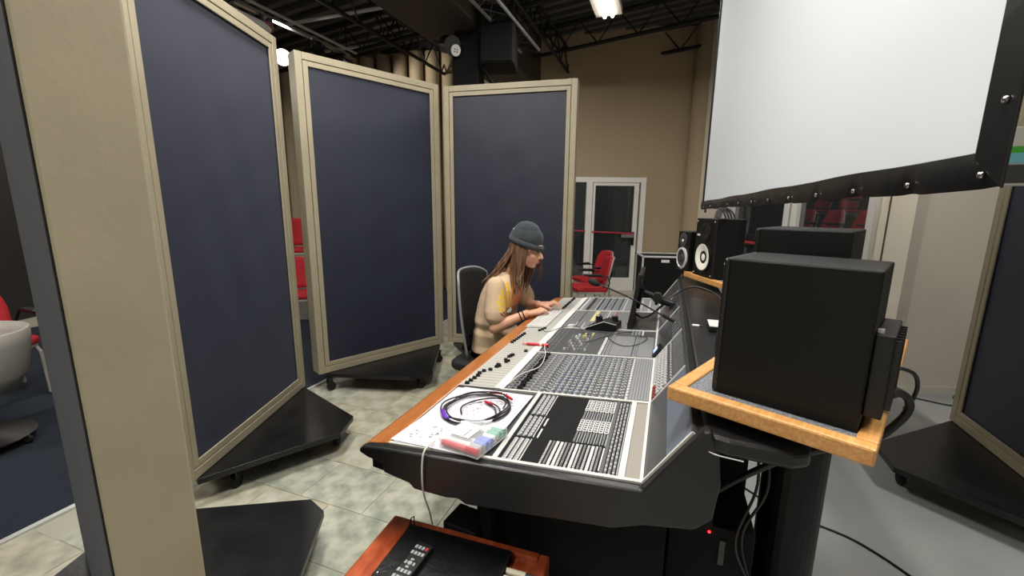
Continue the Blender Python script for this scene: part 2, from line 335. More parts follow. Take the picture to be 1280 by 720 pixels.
# ================================================================== FOLDING PANELS (gobos)
def gobo(label, A, Bp, poly, back='navy', front='navy', thick=0.137, h0=0.16, h1=2.62, castors=(), flip=1, wrap=False):
    """front face runs A->B; local x along, y out of the front face (front at y=0)."""
    A = Vector((*A, 0)); Bv = Vector((*Bp, 0)); u = (Bv - A); L = u.length
    r = thing('folding_panel', label, 'panel', A, math.atan2(u.y, u.x))
    s = flip; t = -s * thick
    ya, yb = sorted((0, t)); fw = 0.052; bw = 0.036
    for nm, lo, hi in (('stile', (0, ya, h0), (fw, yb, h1)), ('stile', (L - fw, ya, h0), (L, yb, h1)),
                       ('frame_rail', (fw, ya, h0), (L - fw, yb, h0 + fw)), ('frame_rail', (fw, ya, h1 - fw), (L - fw, yb, h1))):
        bx(nm, lo, hi, 'tan', r, bev=0.004)
    for side in (0, 1):
        y0 = (-s * 0.012) if side == 0 else t + s * 0.002; y1 = (-s * 0.002) if side == 0 else t + s * 0.012
        ya2, yb2 = sorted((y0, y1)); a0 = fw + 0.004; b0 = a0 + bw
        bd = B()
        box(bd, (a0, ya2, h0 + a0), (b0, yb2, h1 - a0)); box(bd, (L - b0, ya2, h0 + a0), (L - a0, yb2, h1 - a0))
        box(bd, (b0, ya2, h0 + a0), (L - b0, yb2, h0 + b0)); box(bd, (b0, ya2, h1 - b0), (L - b0, yb2, h1 - a0))
        obj('inner_bead', bd, 'tan', r, bev=0.003)
        yf = (-s * 0.02) if side == 0 else t + s * 0.02; yg = (-s * 0.016) if side == 0 else t + s * 0.016
        yc, yd = sorted((yf, yg))
        # softly sagging cloth
        bm = B(); nx, nz = 12, 24; grid = []
        for i in range(nx + 1):
            row = []
            for k in range(nz + 1):
                xx = fw + (L - 2 * fw) * i / nx; zz = h0 + fw + (h1 - h0 - 2 * fw) * k / nz
                e = math.sin(PI * i / nx) * math.sin(PI * k / nz)
                yy = (yc + yd) / 2 + (0.004 * math.sin(i * 1.7 + k * .6) + 0.003 * math.sin(k * 1.9 - i)) * e
                row.append(bm.verts.new((xx, yy, zz)))
            grid.append(row)
        for i in range(nx):
            for k in range(nz): bm.faces.new((grid[i][k], grid[i + 1][k], grid[i + 1][k + 1], grid[i][k + 1]))
        obj('fabric', bm, front if side == 0 else back, r, smooth=True)
    if wrap: bx('cloth_wrap', (.006, min(t, t - s * .004), h0), (L, max(t, t - s * .004), h1), back, r, bev=.001)
    bd = B(); prism(bd, [(x, s * y) for x, y in poly], h0 - 0.035, h0 - 0.002); obj('base_board', bd, 'blackboard', r, bev=0.003)
    for cx, cy in castors:
        cy *= s
        c = B(); box(c, (cx - .03, cy - .03, h0 - .041), (cx + .03, cy + .03, h0 - .036)); box(c, (cx - .02, cy - .022, h0 - .1), (cx + .02, cy - .016, h0 - .04)); box(c, (cx - .02, cy + .016, h0 - .1), (cx + .02, cy + .022, h0 - .04))
        co = obj('castor', c, 'black', r)
        c = B(); lathe(c, [(0.02, -.014), (0.036, -.012), (0.038, 0), (0.036, .012), (0.02, .014)], 18, Matrix.Translation((cx + 0.01, cy, 0.038)) @ Matrix.Rotation(PI / 2, 4, 'X')); obj('wheel', c, 'rubber', co)
    return r
P1 = [(0.06, 0), (0.53, .54), (.74, .54), (1.19, 0.0), (.72, -.5), (.5, -.5)]
C1 = [(.62, .45), (.2, .08), (1.05, .08), (.6, -.4)]
gobo('tall navy panel left of the gap, its base glossy black beside the tan post', (-1.585, 1.87), (-1.585, 3.08), P1, flip=-1, castors=[(.64, .46), (.22, .08), (1.08, .06), (.6, -.4)])
gobo('tall navy panel in the middle of the zigzag, castors showing under it', (-1.575, 3.29), (-.69, 4.15), P1, flip=-1, castors=[(.66, .47), (.08, .0), (1.12, .06), (.6, -.4)])
gobo('tall navy panel directly behind the seated person', (-.655, 4.2), (.545, 3.90), P1, flip=-1, castors=[(.64, .46), (.2, .0), (1.05, .06)])
gobo('nearest panel, seen edge on as a broad tan post with a charcoal side', (-.673, .806), (-1.60, 1.57), [(0.02, -.137), (0.02, 0), (.716, .59), (.84, .59), (1.22, .17), (1.22, -.137), (.9, -.55), (.3, -.55)], flip=-1, back='greyfab', wrap=True, castors=[(.76, .5), (.2, .1), (.9, .2)])
gobo('navy panel at the right edge behind the speaker', (2.95, 2.65), (2.49, 1.50), [(0.02, 0), (.56, .59), (.83, .59), (1.2, .1), (1.2, -.14), (.7, -.6), (.5, -.6), (.02, -.14)], flip=-1, castors=[(.70, .5), (.1, .0), (1.1, -.1)])

# ================================================================== CONSOLE  (frame: x depth, y length, z up)
con = thing('mixing_console', 'large format mixing console with an orange wooden armrest running away from the camera', 'mixing console', CO, CA)
SL = 0.0687; Z0 = 0.811
def sz(x): return Z0 + SL * x
SM = Matrix(((1, 0, 0, 0), (0, 1, 0, 0), (SL, 0, 1, Z0), (0, 0, 0, 1)))                  # sheared sheet = the tilted work surface
BK = (1.025 - .868) / (.932 - .827); bl_ = math.hypot(.105, .157)
Bx, Bz = Vector((.105, 0, .157)) / bl_, Vector((-.157, 0, .105)) / bl_
BM = Matrix(((Bx.x, 0, Bz.x, .827), (0, 1, 0, 0), (Bx.z, 0, Bz.z, .868), (0, 0, 0, 1)))   # bridge face: x up the slope 0..0.189, y length, z out
LEN = 2.33
def surf(name, lo, hi, m, h0=0.0, h1=0.003, bev=0, parent=None):
    b = B(); box(b, (lo[0], lo[1], h0), (hi[0], hi[1], h1), SM); return obj(name, b, m, parent or con, bev=bev)
def brid(name, lo, hi, m, h0=0.0, h1=0.003, parent=None):
    b = B(); box(b, (lo[0], lo[1], h0), (hi[0], hi[1], h1), BM); return obj(name, b, m, parent or con)
# carcass
b = B(); prism(b, [(0.03, .73), (0.03, .80), (.827, .864), (.932, 1.02), (.96, 1.035), (.99, 1.0), (.99, .80), (.84, .775), (.765, .74), (.34, .705), (.18, .715)], 0.0, LEN, 'y'); obj('carcass', b, 'blackm', con)
# armrest
b = B(); prism(b, [(0.002, .765), (-0.006, .78), (-0.002, .797), (.012, .803), (.075, .8165), (.086, .8165), (.086, .77), (.06, .755)], 0.012, LEN - .01, 'y'); obj('armrest', b, 'armwood', con, bev=0.003)
# end cheeks: rounded bumper on each end
ck = [(-.004, .785), (.0, .80), (.02, .808), (.085, .816), (.40, .8385), (.829, .867), (.934, 1.024), (.95, 1.045), (.965, 1.05), (.985, 1.0), (.995, .92), (.985, .83), (.95, .795), (.84, .775), (.765, .745), (.36, .700), (.335, .712), (.30, .705), (.19, .705), (.175, .72), (.085, .735), (.078, .765), (.03, .772)]
for y0, y1, nm in ((-.022, 0.012, 'end_cheek'), (LEN - .01, LEN + .024, 'end_cheek')):
    b = B(); prism(b, ck, y0, y1, 'y'); obj(nm, b, 'dgrey', con, bev=0.012, seg=3)
b = B(); prism(b, [(.10, .60), (.10, .70), (.30, .72), (.5, .66), (.5, .60)], -.0, .02, 'y'); 
b.free()
# pedestals, legs and modesty panels
for y0 in (0.22, LEN - .42):
    b = B(); box(b, (.31, y0 - .06, .0), (.90, y0 + .2, .72)); obj('pedestal', b, 'blackm', con, bev=.006)
    b = B(); box(b, (.20, y0, .0), (.36, y0 + .16, .09)); obj('foot', b, 'black', con, bev=.01)
bx('modesty_panel', (.86, .42, .06), (.88, LEN - .42, .72), 'blackm', con)
bx('cable_trough', (.885, .62, .56), (.93, LEN - .02, .76), 'blackm', con, bev=.01)
# light fader bed
surf('fader_bed', (.088, .475), (.245, LEN - .015), 'cwhite', -.012, .001)
surf('scribble_strip', (.245, .475), (.282, LEN - .015), 'cstrip', -.012, .003)
surf('paper_bay', (.088, .012), (.425, .465), 'cgreyd', -.012, -.003)
MB_ = [0.012, .47, .935, 1.40, 1.865, LEN - .012]
for k, y in enumerate(MB_):
    surf('cross_rail', (.088 if k == 0 else .27, y - .005), (.827, y + .006), 'ltrim', -.01, .004)
    if k in (0, 1, 2, 3, 4, 5): brid('bridge_divider', (0, y - .004), (.189, y + .004), 'ltrim', -.004, .003)
surf('long_rail', (.821, .012), (.829, LEN - .012), 'ltrim', -.01, .005)
brid('bridge_cap', (.186, .012), (.192, LEN - .012), 'kdark', -.01, .004)
# fader slots on the light bed
b = B()
for i in range(64):
    y = .492 + i * .02833
    if y > LEN - .03: break
    box(b, (.10, y - .0009, .0), (.236, y + .0009, .0016), SM)
tag(obj('fader_slots', b, 'kgrey', con), None, None, kind='stuff')
# fader caps (each one a part)
capm = None
def cap(x, y, sx=.017, sy=.011):
    global capm
    if capm is None:
        b = B(); box(b, (-.5, -.5, 0), (.5, .5, .006)); box(b, (-.42, -.4, .006), (-.12, .4, .011)); box(b, (.12, -.4, .006), (.42, .4, .011))
        o = obj('fader_cap', b, 'black', con); capm = o
    else: o = capm.copy(); COL.objects.link(o)
    o.scale = (sx, sy, 1); o.location = (x, y, sz(x) + .002); o.rotation_euler = (0, -math.atan(SL), 0)
for i, x in enumerate((.118, .121, .124, .127, .122, .130)): cap(x, .49 + i * .0283)
for x, y in ((.152, .652), (.165, .692), (.172, .706), (.162, .72), (.184, .762), (.188, .777), (.172, .79), (.172, .833), (.176, .848), (.18, .862), (.224, .93)): cap(x, y)
for i in range(7): cap(.104 + .002 * i, 1.06 + i * .0283)
for x, y in ((.183, 1.31), (.192, 1.335), (.200, 1.36)): cap(x, y)
for i in range(9): cap(.182 + .001 * (i % 3), 1.90 + i * .0283, .016, .016)
for i in range(4): cap(.185, 2.18 + i * .0283, .016, .02)
# module plates
surf('module_plate', (.29, .48), (.82, .93), 'cgrey', -.01, .0)
surf('module_plate', (.29, .945), (.82, 1.395), 'cgreyd', -.01, .0)
surf('module_plate', (.29, 1.41), (.82, 1.86), 'cgrey', -.01, .0)
surf('module_plate', (.29, 1.875), (.82, LEN - .02), 'cgreym', -.01, .0)
# --- module 1: sixteen black faders, slots and the knob field
b = B()
for i in range(16):
    y = .492 + i * .0275; box(b, (.345, y - .0012, 0), (.40, y + .0012, .0012), SM)
    pass
tag(obj('module_slots', b, 'kdark', con), None, None, kind='stuff')
for i in range(16): cap(.345 + .003 * math.sin(i * 2.1), .492 + i * .0275, .022, .014)
kn = {k: B() for k in ('kblue', 'kgrey', 'kdark', 'kwhite', 'kred', 'yellow')}
def knob(c, x, y, r=.0055, h=.012, M=SM):
    prof = [(r, 0), (r * .85, h), (0, h)]
    lathe(kn[c], prof, 7, M @ Matrix.Translation((x, y, 0)))
def btn(c, x, y, sx=.006, sy=.004, h=.004, M=SM): box(kn[c], (x - sx, y - sy, 0), (x + sx, y + sy, h), M)
for i in range(16):
    y = .492 + i * .0275
    for j in range(15):
        x = .412 + j * .0228
        z = 'kblue' if (2 <= j <= 8 and (i * 2 + j) % 3 == 0) else 'kgrey'
        if j in (0, 2): btn('kgrey', x, y, .004, .004)
        else: knob(z, x, y, .0062 if j % 3 else .0052)
        btn('kwhite', x + .0115, y - .009, .0027, .0030, .003)
        if j % 4 == 1: btn('kdark', x + .0115, y + .002, .003, .003, .004)
    btn('kwhite', .744, y, .004, .005); btn('kgrey', .30, y, .004, .006); btn('kdark', .315, y, .004, .005); btn('kwhite', .385, y - .006, .003, .003)
for x in (.756, .766, .776, .786, .796, .806, .814): surf('light_line', (x, .485), (x + .003, .925), 'kgrey', 0, .002)
# module 2 : master section
for i in range(16):
    y = .957 + i * .0275
    btn('kgrey', .30, y, .006, .003); btn('kgrey', .322, y + .003, .005, .002); btn('kgrey', .345, y + .003, .004, .002)
for i in range(6):
    for j in range(7):
        if (i * 7 + j) % 5 != 2: knob('kgrey' if (i + j) % 3 else 'kwhite', .40 + j * .017, 1.0 + i * .045, .0055, .011)
for x, y in ((.43, 1.24), (.46, 1.26), (.50, 1.27), (.455, 1.22), (.50, 1.245), (.42, 1.20)): knob('yellow' if x > .45 else 'kwhite', x, y, .008, .014)
for i in range(14): btn('kwhite', .578, .955 + i * .021, .007, .007, .004); btn('kgrey', .595, .955 + i * .021, .004, .007, .003)
for i in range(4):
    for j in range(6): btn('kwhite' if i == 3 else 'kgrey', .70 + i * .018, 1.31 + j * .014, .005, .004, .004)
surf('inset_panel', (.62, .96), (.72, 1.28), 'cgreym', 0, .001); surf('inset_panel', (.745, .96), (.815, 1.28), 'cgreym', 0, .001)
for x in (.604, .612, .728, .737): surf('light_line', (x, .95), (x + .004, 1.385), 'kgrey', 0, .002)
# module 3
surf('yellow_strip', (.425, 1.58), (.452, 1.855), 'yellow', 0, .002)
surf('white_legend', (.315, 1.42), (.35, 1.49), 'kwhite', 0, .002)
for x, c in ((.36, 'kdark'), (.50, 'kgrey'), (.515, 'kwhite'), (.53, 'kgrey'), (.55, 'kgrey'), (.565, 'kred')): surf('light_line', (x, 1.56 if c != 'kdark' else 1.42), (x + .006, 1.855), c, 0, .002)
surf('dark_inset', (.66, 1.42), (.815, 1.855), 'cglass', 0, .001); surf('dark_slot', (.47, 1.43), (.485, 1.54), 'black', 0, .003)
for i in range(6):
    for j in range(5): btn('kgrey' if j % 2 else 'kwhite', .36 + j * .022, 1.43 + i * .02, .004, .004)
for i in range(12): btn('kgrey', .302, 1.50 + i * .028, .006, .004)
# module 4: far channels
surf('black_slot_row', (.345, 1.88), (.362, LEN - .03), 'black', 0, .006)
for k, (x, c) in enumerate(((.30, 'kwhite'), (.318, 'kgrey'), (.40, 'kgrey'), (.435, 'kblue'), (.46, 'kgrey'), (.485, 'kblue'), (.51, 'kgrey'), (.535, 'kblue'), (.56, 'kgrey'), (.585, 'kwhite'))):
    surf('channel_strip', (x, 1.885), (x + .012, LEN - .025), c, 0, .002)
surf('grey_band', (.37, 1.885), (.395, LEN - .025), 'cgrey', 0, .002)
for i in range(14):
    for j in range(8): knob('kgrey' if j % 2 else 'kdark', .42 + j * .024, 1.90 + i * .029, .005, .009)
for i in range(12):
    for j in range(5): btn('kwhite' if j % 2 else 'kgrey', .68 + j * .026, 1.90 + i * .03, .005, .003)
# --- bridge: routing buttons
for i in range(16):
    y = .492 + i * .0275
    for j in range(4): btn('kwhite' if not (i < 4 and j < 1) else 'kred', .018 + j * .021, y + .007 * (j % 2), .0060, .0058, .006, BM)
    btn('kwhite', .112, y, .002, .003, .006, BM); btn('kgrey', .15, y, .028, .0012, .002, BM)
brid('bridge_panel', (.0, .016), (.092, .466), 'cglass', -.003, .0); brid('bridge_panel', (.092, .016), (.186, .466), 'creflect', -.003, .0005)  # upper half carries the painted blue-grey reflection
brid('bridge_panel', (.0, .476), (.186, .93), 'cgreyd', -.003, .0)
for k in (2, 3, 4): brid('bridge_panel', (.0, MB_[k] + .006), (.186, MB_[k + 1] - .006), 'cglass', -.003, .0)
for k in range(8): brid('bridge_line', (.12, .97 + k * .05), (.18, .973 + k * .05), 'kgrey', 0, .001)
brid('display_housing', (.0, .945), (.05, 1.03), 'black', 0, .016); brid('display', (.010, .97), (.036, 1.01), 'lcd', .016, .018)
# --- module 0 : the patchbay
surf('patchbay_plate', (.425, .016), (.44, .464), 'ltrim', -.01, .004); surf('patchbay_plate', (.44, .016), (.768, .464), 'blackm', -.012, .0)
surf('patchbay_plate', (.768, .016), (.784, .464), 'ltrim', -.01, .004); surf('taupe_plate', (.784, .016), (.821, .464), 'ctaupe', -.01, .0)
surf('grey_bar', (.719, .016), (.729, .464), 'cgreyd', 0, .002)
for (y0, y1) in ((.295, .455), (.15, .285), (.018, .138)):
    for x in (.452, .469, .486): 
        surf('label_strip', (x, y0), (x + .007, y1), 'kgrey' if y0 > .1 else 'kgrey', 0, .003)
        n = int((y1 - y0) / .009)
        for i in range(n): btn('kwhite' if y0 < .1 or i % 2 else 'kgrey', x + .010, y0 + .005 + i * .009, .0026, .0028, .004)
    surf('label_strip', (.503, y0), (.5055, y1), 'kwhite', 0, .003)
surf('label_strip', (.515, .225), (.52, .275), 'kwhite', 0, .003); surf('label_strip', (.515, .15), (.52, .205), 'kwhite', 0, .003)
def jack(x, y, c='kwhite'): lathe(kn[c], [(.0034, 0), (.0034, .004), (.0018, .004), (.0018, .001), (0, .001)], 6, SM @ Matrix.Translation((x, y, 0)))
for blk in ((.365, .45), (.225, .30)):       # white label blocks
    for i in range(6):
        x = .622 + i * .0165
        box(kn['kwhite'], (x, blk[0], 0), (x + .0135, blk[1], .002), SM)
        for j in range(6): btn('kdark', x + .0065, blk[0] + .008 + j * .0135, .0042, .003, .0035)
for blk in ((.295, .358), (.155, .218)):
    for i in range(6):
        for j in range(7): jack(.627 + i * .0165, blk[0] + .004 + j * .009, 'kgrey'); 
        box(kn['kgrey'], (.6335 + i * .0165, blk[0], 0), (.6365 + i * .0165, blk[1], .002), SM)
for i, x in enumerate((.562, .573, .584, .597, .608, .619, .630, .642, .653, .664, .675, .687, .698, .708)):
    n = 14
    for j in range(n):
        y = .02 + j * .0092
        if i in (2, 3, 7, 11): btn('kwhite', x, y, .0040, .0030 + .0012 * ((j * 5 + i) % 2), .0035)
        else: jack(x, y, 'kgrey' if i % 2 else 'kwhite')
for i in range(3):
    for j in range(46): jack(.735 + i * .0105, .02 + j * .0094, 'kgrey' if (j * 7 + i * 3) % 5 < 3 else 'kwhite')
surf('label_strip', (.716, .03), (.719, .14), 'kwhite', 0, .003); surf('label_strip', (.763, .02), (.766, .45), 'kgrey', 0, .003)
nm = {'kblue': 'blue_knobs', 'kgrey': 'grey_knobs', 'kdark': 'dark_knobs', 'kwhite': 'white_buttons', 'kred': 'red_buttons', 'yellow': 'cream_knobs'}
for k, v in kn.items(): tag(obj(nm[k], v, k, con), None, None, kind='stuff')

# rear shelf (black laminate desk) behind the bridge
b = B(); prism(b, [(.952, .005), (.97, -.022), (1.0, -.032), (1.12, -.036), (1.155, -.015), (1.17, .04), (1.17, 2.50), (.952, 2.50)], 1.0, 1.04, 'z'); r = obj('rear_shelf', b, 'blackboard', None, CO, CA, bev=.012, seg=3)
tag(r, 'long black laminate shelf behind the console, under both speaker trays', 'shelf')
for y in (.5, 2.0): bx('support', (1.07, y, 0), (1.15, y + .04, 1.0), 'blackm', r)
b = B(); tube(b, spline([(.950, .012, 1.02), (.953, -.004, 1.004), (.972, -.027, 1.001), (1.03, -.036, 1.001)], 6), .0015, 6); obj('white_edging', b, 'silver', r)

# ================================================================== SPEAKER TRAYS, STANDS, SPEAKERS
def tray(label, FL, ang, w, dpt, z, mirror=1):
    r = thing('speaker_tray', label, 'tray', (*FL, z), ang)
    t = .035; h = .036; y0, y1 = (0, dpt)
    for lo, hi in (((-t, -t, 0), (w + t, 0, h)), ((-t, dpt, 0), (w + t, dpt + t, h)), ((-t, 0, 0), (0, dpt, h)), ((w, 0, 0), (w + t, dpt, h))):
        bx('oak_edge', lo, hi, 'oak', r, bev=.005)
    bx('carpet_pad', (0, 0, .004), (w, dpt, h - .006), 'graycarpet', r)
    return r
# near tray: long side toward the camera follows the speaker's side panel
A = Vector((.484, .967)); U = Vector((.707, -.707)); V = Vector((.707, .707)); ang = math.atan2(U.y, U.x)
o = A - U * .045 - V * .028
tray('near oak edged tray with grey speckled carpet under the large black speaker', (o.x, o.y), ang, .325, .90, 1.068)
def column(label, x, y, h, r_=.07):
    r = thing('speaker_stand', label, 'stand', (x, y, 0))
    b = B(); lathe(b, [(r_, .02), (r_, h - .012)], 28); obj('pole', b, 'blackw', r)
    b = B(); lathe(b, [(.22, 0), (.22, .015), (.2, .02)], 28); obj('base_plate', b, 'blackm', r)
    bx('top_plate', (-.15, -.15, h - .012), (.15, .15, h), 'blackm', r, bev=.003); return r
c = A + U * .20 + V * .27; 
column('thick black pole stand below the near speaker tray', 0.887, 1.20, 1.066, .085)
def speaker(label, P, ang, w, d, h, style, z, extra=None):
    """front faces local -x; P = bottom corner at front, nearest side; x = depth back, y = width"""
    r = thing('studio_speaker', label, 'speaker', (P[0], P[1], z), ang)
    bx('cabinet', (.012, 0, 0), (d, w, h), 'blackw', r, bev=.004)
    bx('baffle', (0, .0, 0), (.014, w, h), 'dgrey' if style == 'near' else 'black', r, bev=.006)
    rt = Matrix.Rotation(-PI / 2, 4, 'Y')
    def disc(nm, y, zz, prof, m, n=28): b = B(); lathe(b, prof, n, Matrix.Translation((0, y, zz)) @ rt, cap=False); return obj(nm, b, m, r, smooth=False)
    if style in ('near', 'white'):
        disc('woofer_rim', w / 2, h * .34, [(w * .36, 0), (w * .40, .002), (w * .40, .008), (w * .35, .010)], 'black')
        disc('woofer_cone', w / 2, h * .34, [(w * .35, .0085), (w * .33, .010), (w * .10, -.004), (w * .09, .001), (0, .004)], 'cone')
        disc('tweeter_plate', w / 2, h * .77, [(w * .24, 0), (w * .24, .004), (w * .14, .004), (w * .06, -.001), (0, .004)], 'dgrey')
        bx('badge', (-.001, w * .72, h * .70), (.001, w * .9, h * .73), 'kwhite', r)
        for yy, zz in ((.07, .05), (.93, .05), (.07, .95), (.93, .95)): disc('screw', w * yy, h * zz, [(.005, 0), (.005, .002), (0, .002)], 'silver', 8)
    if style == 'ring':
        disc('woofer_rim', w / 2, h * .32, [(w * .46, 0), (w * .46, .008), (w * .38, .012), (w * .36, .006)], 'silver')
        disc('woofer_cone', w / 2, h * .32, [(w * .36, .008), (w * .2, -.0), (w * .12, .010), (0, .014)], 'grycone')
        disc('tweeter_plate', w / 2, h * .78, [(w * .30, 0), (w * .30, .005), (w * .17, .006), (w * .08, -.001), (0, .006)], 'cgreyd')
        disc('tweeter_dome', w / 2, h * .76, [(.012, .006), (.009, .010), (0, .013)], 'silver', 12)
        disc('power_led', w / 2, h * .04, [(.005, 0), (.005, .003), (0, .003)], 'kwhite', 8)
    if style == 'near':
        b = B(); box(b, (d, .02, .03), (d + .03, w - .02, .20)); a = obj('amplifier_panel', b, 'black', r, bev=.003)
        for k in range(7): bx('fin', (d + .03, .03 + k * .025, .05), (d + .04, .034 + k * .025, .19), 'black', a)
        bx('knob', (d + .002, .030, .200), (d + .012, .036, .208), 'silver', a)
    return r
speaker('largest black studio speaker, nearest the camera, its side panel filling the view', A, ang, .215, .28, .322, 'near', 1.0995)
# squat loudspeaker behind it
p2 = A - U * .042 + V * .36
speaker('second black speaker, behind and above the nearest one', p2, ang, .24, .228, .378, 'white', 1.0995)
# far tray with two speakers
fa = math.radians(-86.5)
tray('far oak edged tray holding the two smaller speakers', (1.245, 2.93), fa, .50, .38, 1.065)
column('black pole stand below the far speaker tray', 1.50, 2.66, 1.063, .05)
fb = math.radians(2)
speaker('speaker with a silver ringed dark woofer on the far tray', (1.215, 2.93), math.radians(4), .165, .24, .275, 'ring', 1.10)
speaker('speaker with a white woofer cone on the far tray', (1.235, 2.60), math.radians(4), .245, .19, .372, 'white', 1.10)
b = B()
for k in range(4): tube(b, spline([(1.33, 2.78, 1.20), (1.34 + .01 * k, 2.85, 1.46), (1.37 + .012 * k, 2.86, 1.535), (1.40 + .02 * k, 2.83, 1.47), (1.42, 2.8, 1.25)], 5), .006, 6)
tag(obj('cable_bundle', b, 'cable'), 'black cable ends draped behind the white woofer speaker', 'cable')

# ================================================================== PROJECTION SCREEN
SA, SB = Vector((1.586, 3.6)), Vector((.952, .90)); su = (SB - SA).normalized(); SW = (SB - SA).length
r = thing('projection_screen', 'big white projection screen with a snapped black border at upper right', 'screen', (SA.x, SA.y, 0), math.atan2(su.y, su.x))
def zb(x): return 1.526 + (1.574 - 1.526) * (x / SW)                # lower edge of the border
b = B(); prism(b, [(0, zb(0) + .066), (SW, zb(SW) + .075), (SW, 3.20), (0, 3.16)], .0, .003, 'y'); obj('screen_cloth', b, 'screen', r)
# border strips: bottom one rippled and puckered at the snaps
snaps = [.08 + i * (SW - .02) / 11 for i in range(12)]
bm = B(); nx, nz = 180, 8; G = []
for i in range(nx + 1):
    row = []; x = -.06 + (SW + .12) * i / nx
    dmin = min(abs(x - s) for s in snaps)
    for k in range(nz + 1):
        v = k / nz; zl = zb(max(0, min(SW, x))); zu = zl + .066 + .009 * x / SW
        pk = math.exp(-(dmin / .025) ** 2)
        zz = zl + (zu - zl) * v + (.004 * pk * (1 - v)) + .0025 * math.sin(x * 9)
        yy = -.006 - .006 * math.sin(PI * v) + .005 * pk * (1 - v) - .002 * math.sin(x * 31 + v * 3) * (1 - v)
        row.append(bm.verts.new((x, yy, zz)))
    G.append(row)
for i in range(nx):
    for k in range(nz): bm.faces.new((G[i][k], G[i + 1][k], G[i + 1][k + 1], G[i][k + 1]))
obj('lower_border', bm, 'vinyl', r, smooth=True)
b = B(); prism(b, [(SW - .002, zb(SW) + .06), (SW + .075, zb(SW) - .0), (SW + .075, 3.22), (SW - .002, 3.22)], -.012, -.004, 'y'); obj('side_border', b, 'vinyl', r, bev=.003)
b = B(); prism(b, [(-.012, zb(0) + .02), (.004, zb(0) + .05), (.004, 3.2), (-.012, 3.2)], -.012, .004, 'y'); obj('side_border', b, 'vinyl', r)
b = B(); tube(b, [(-.03, .02, 1.56), (SW + .01, .02, 1.61)], .014, 8); tube(b, [(SW + .005, .02, 1.60), (SW + .005, .02, 3.2)], .014, 8); tube(b, [(-.02, .02, 1.5), (-.02, .02, 3.2)], .010, 8); tube(b, [(-.03, .02, 3.19), (SW + .05, .02, 3.21)], .014, 8); obj('tube_frame', b, 'chrome', r)
rt = Matrix.Rotation(PI / 2, 4, 'X')
def snap(x, z, y=-.014):
    b = B(); lathe(b, [(.007, 0), (.0065, .003), (.003, .005), (0, .0055)], 12, Matrix.Translation((x, y, z)) @ rt); obj('snap', b, 'chrome', r)
for s in snaps[:-1]: snap(s, zb(s) + .022)
snap(SW + .028, zb(SW) + .028); 
for k in range(8): snap(SW + .05, zb(SW) + .165 + k * .19)
for s in (0.1, SW - .1):
    b = B(); tube(b, [(s, .02, 3.2), (s, .02, 4.5)], .004, 5); obj('hanging_wire', b, 'blackm', r)
# a display showing coloured bands behind the screen's lower right corner
r = thing('wall_display', 'small display with green and cyan bands past the screen corner', 'display', (1.150, 1.065, 1.592), math.radians(-32))
bx('housing', (0, 0, 0), (.34, .03, .135), 'silver', r, bev=.004)
for k, (c, z0, z1) in enumerate((('cstrip', .090, .130), ('greenband', .075, .090), ('cyanband', .052, .075), ('cgreyd', .006, .048))):
    if c not in X: X[c] = mat(c, '4fc23a' if 'green' in c else '7fd6e6', .4)
    bx('colour_band', (.008, -.003, z0), (.332, 0, z1), c, r)
b = B(); tube(b, [(.24, .03, .08), (.24, .07, .10), (.24, .07, 2.80)], .010, 8); obj('hanging_rod', b, 'blackm', r)

# ================================================================== RED CHAIRS, FLIGHT CASE, FAR THINGS
def red_chair(label, loc, rz, group='red upholstered chairs'):
    r = thing('red_chair', label, 'chair', loc, rz, group)          # faces local +x
    b = B(); prism(b, [(-.22, -.20), (-.19, -.23), (.17, -.23), (.23, -.17), (.23, .17), (.17, .23), (-.19, .23), (-.22, .20)], .43, .48); obj('seat', b, 'redfab', r, bev=.018, seg=3)
    b = B(); prism(b, [(-.20, -.18), (-.16, -.23), (.17, -.21), (.22, -.15), (.22, .15), (.17, .21), (-.16, .23), (-.20, .18)], .40, .43); obj('seat_shell', b, 'greyshell', r, bev=.008)
    for nm, m, off, th in (('backrest', 'redfab', .0, .03), ('back_shell', 'greyshell', -.026, .02)):
        bm = B(); G = []
        for i in range(13):
            row = []; v = -1 + i / 6
            for k in range(9):
                w = k / 8; z = .50 + .38 * w; wd = .215 * (1 - .25 * w ** 3) * (1 - .12 * (1 - w) ** 2)
                y = v * wd; x = -.205 - .09 * w + .05 * v * v + off
                row.append(bm.verts.new((x, y, z - .05 * w * v * v * v * v)))
            G.append(row)
        for i in range(12):
            for k in range(8): bm.faces.new((G[i][k], G[i + 1][k], G[i + 1][k + 1], G[i][k + 1]))
        o = obj(nm, bm, m, r, smooth=True); sm = o.modifiers.new('s', 'SOLIDIFY'); sm.thickness = th; sm.offset = 0
    for sx, sy in ((.19, .21), (.19, -.21), (-.2, .21), (-.2, -.21)):
        b = B(); tube(b, [(sx * .8, sy * .9, .42), (sx, sy, .36), (sx * 1.15, sy * 1.02, .02)], .012, 8); obj('leg', b, 'greyshell', r)
    for sy in (1, -1):
        b = B(); tube(b, [(-.2, sy * .2, .44), (-.23, sy * .24, .56), (-.2, sy * .26, .64), (.06, sy * .26, .65)], .010, 8); obj('arm', b, 'black', r)
    bx('arm_rest', (-.12, -.29, .655), (.12, -.23, .675), 'black', r, bev=.006); bx('arm_rest', (-.12, .23, .655), (.12, .29, .675), 'black', r, bev=.006)
    return r
rc = red_chair('nearer red chair before the glass door, turned sideways', (1.05, 5.72, .008), PI)
dup(rc, (1.20, 6.42, .008), PI + .35, 'red chair second from the camera, close to the glass door')
dup(rc, (.55, 6.75, .008), PI - .7, 'red chair mostly hidden behind the far navy panel')
dup(rc, (-2.58, 5.05, .01), -1.15, 'lower red chair in the gap between the two left panels')
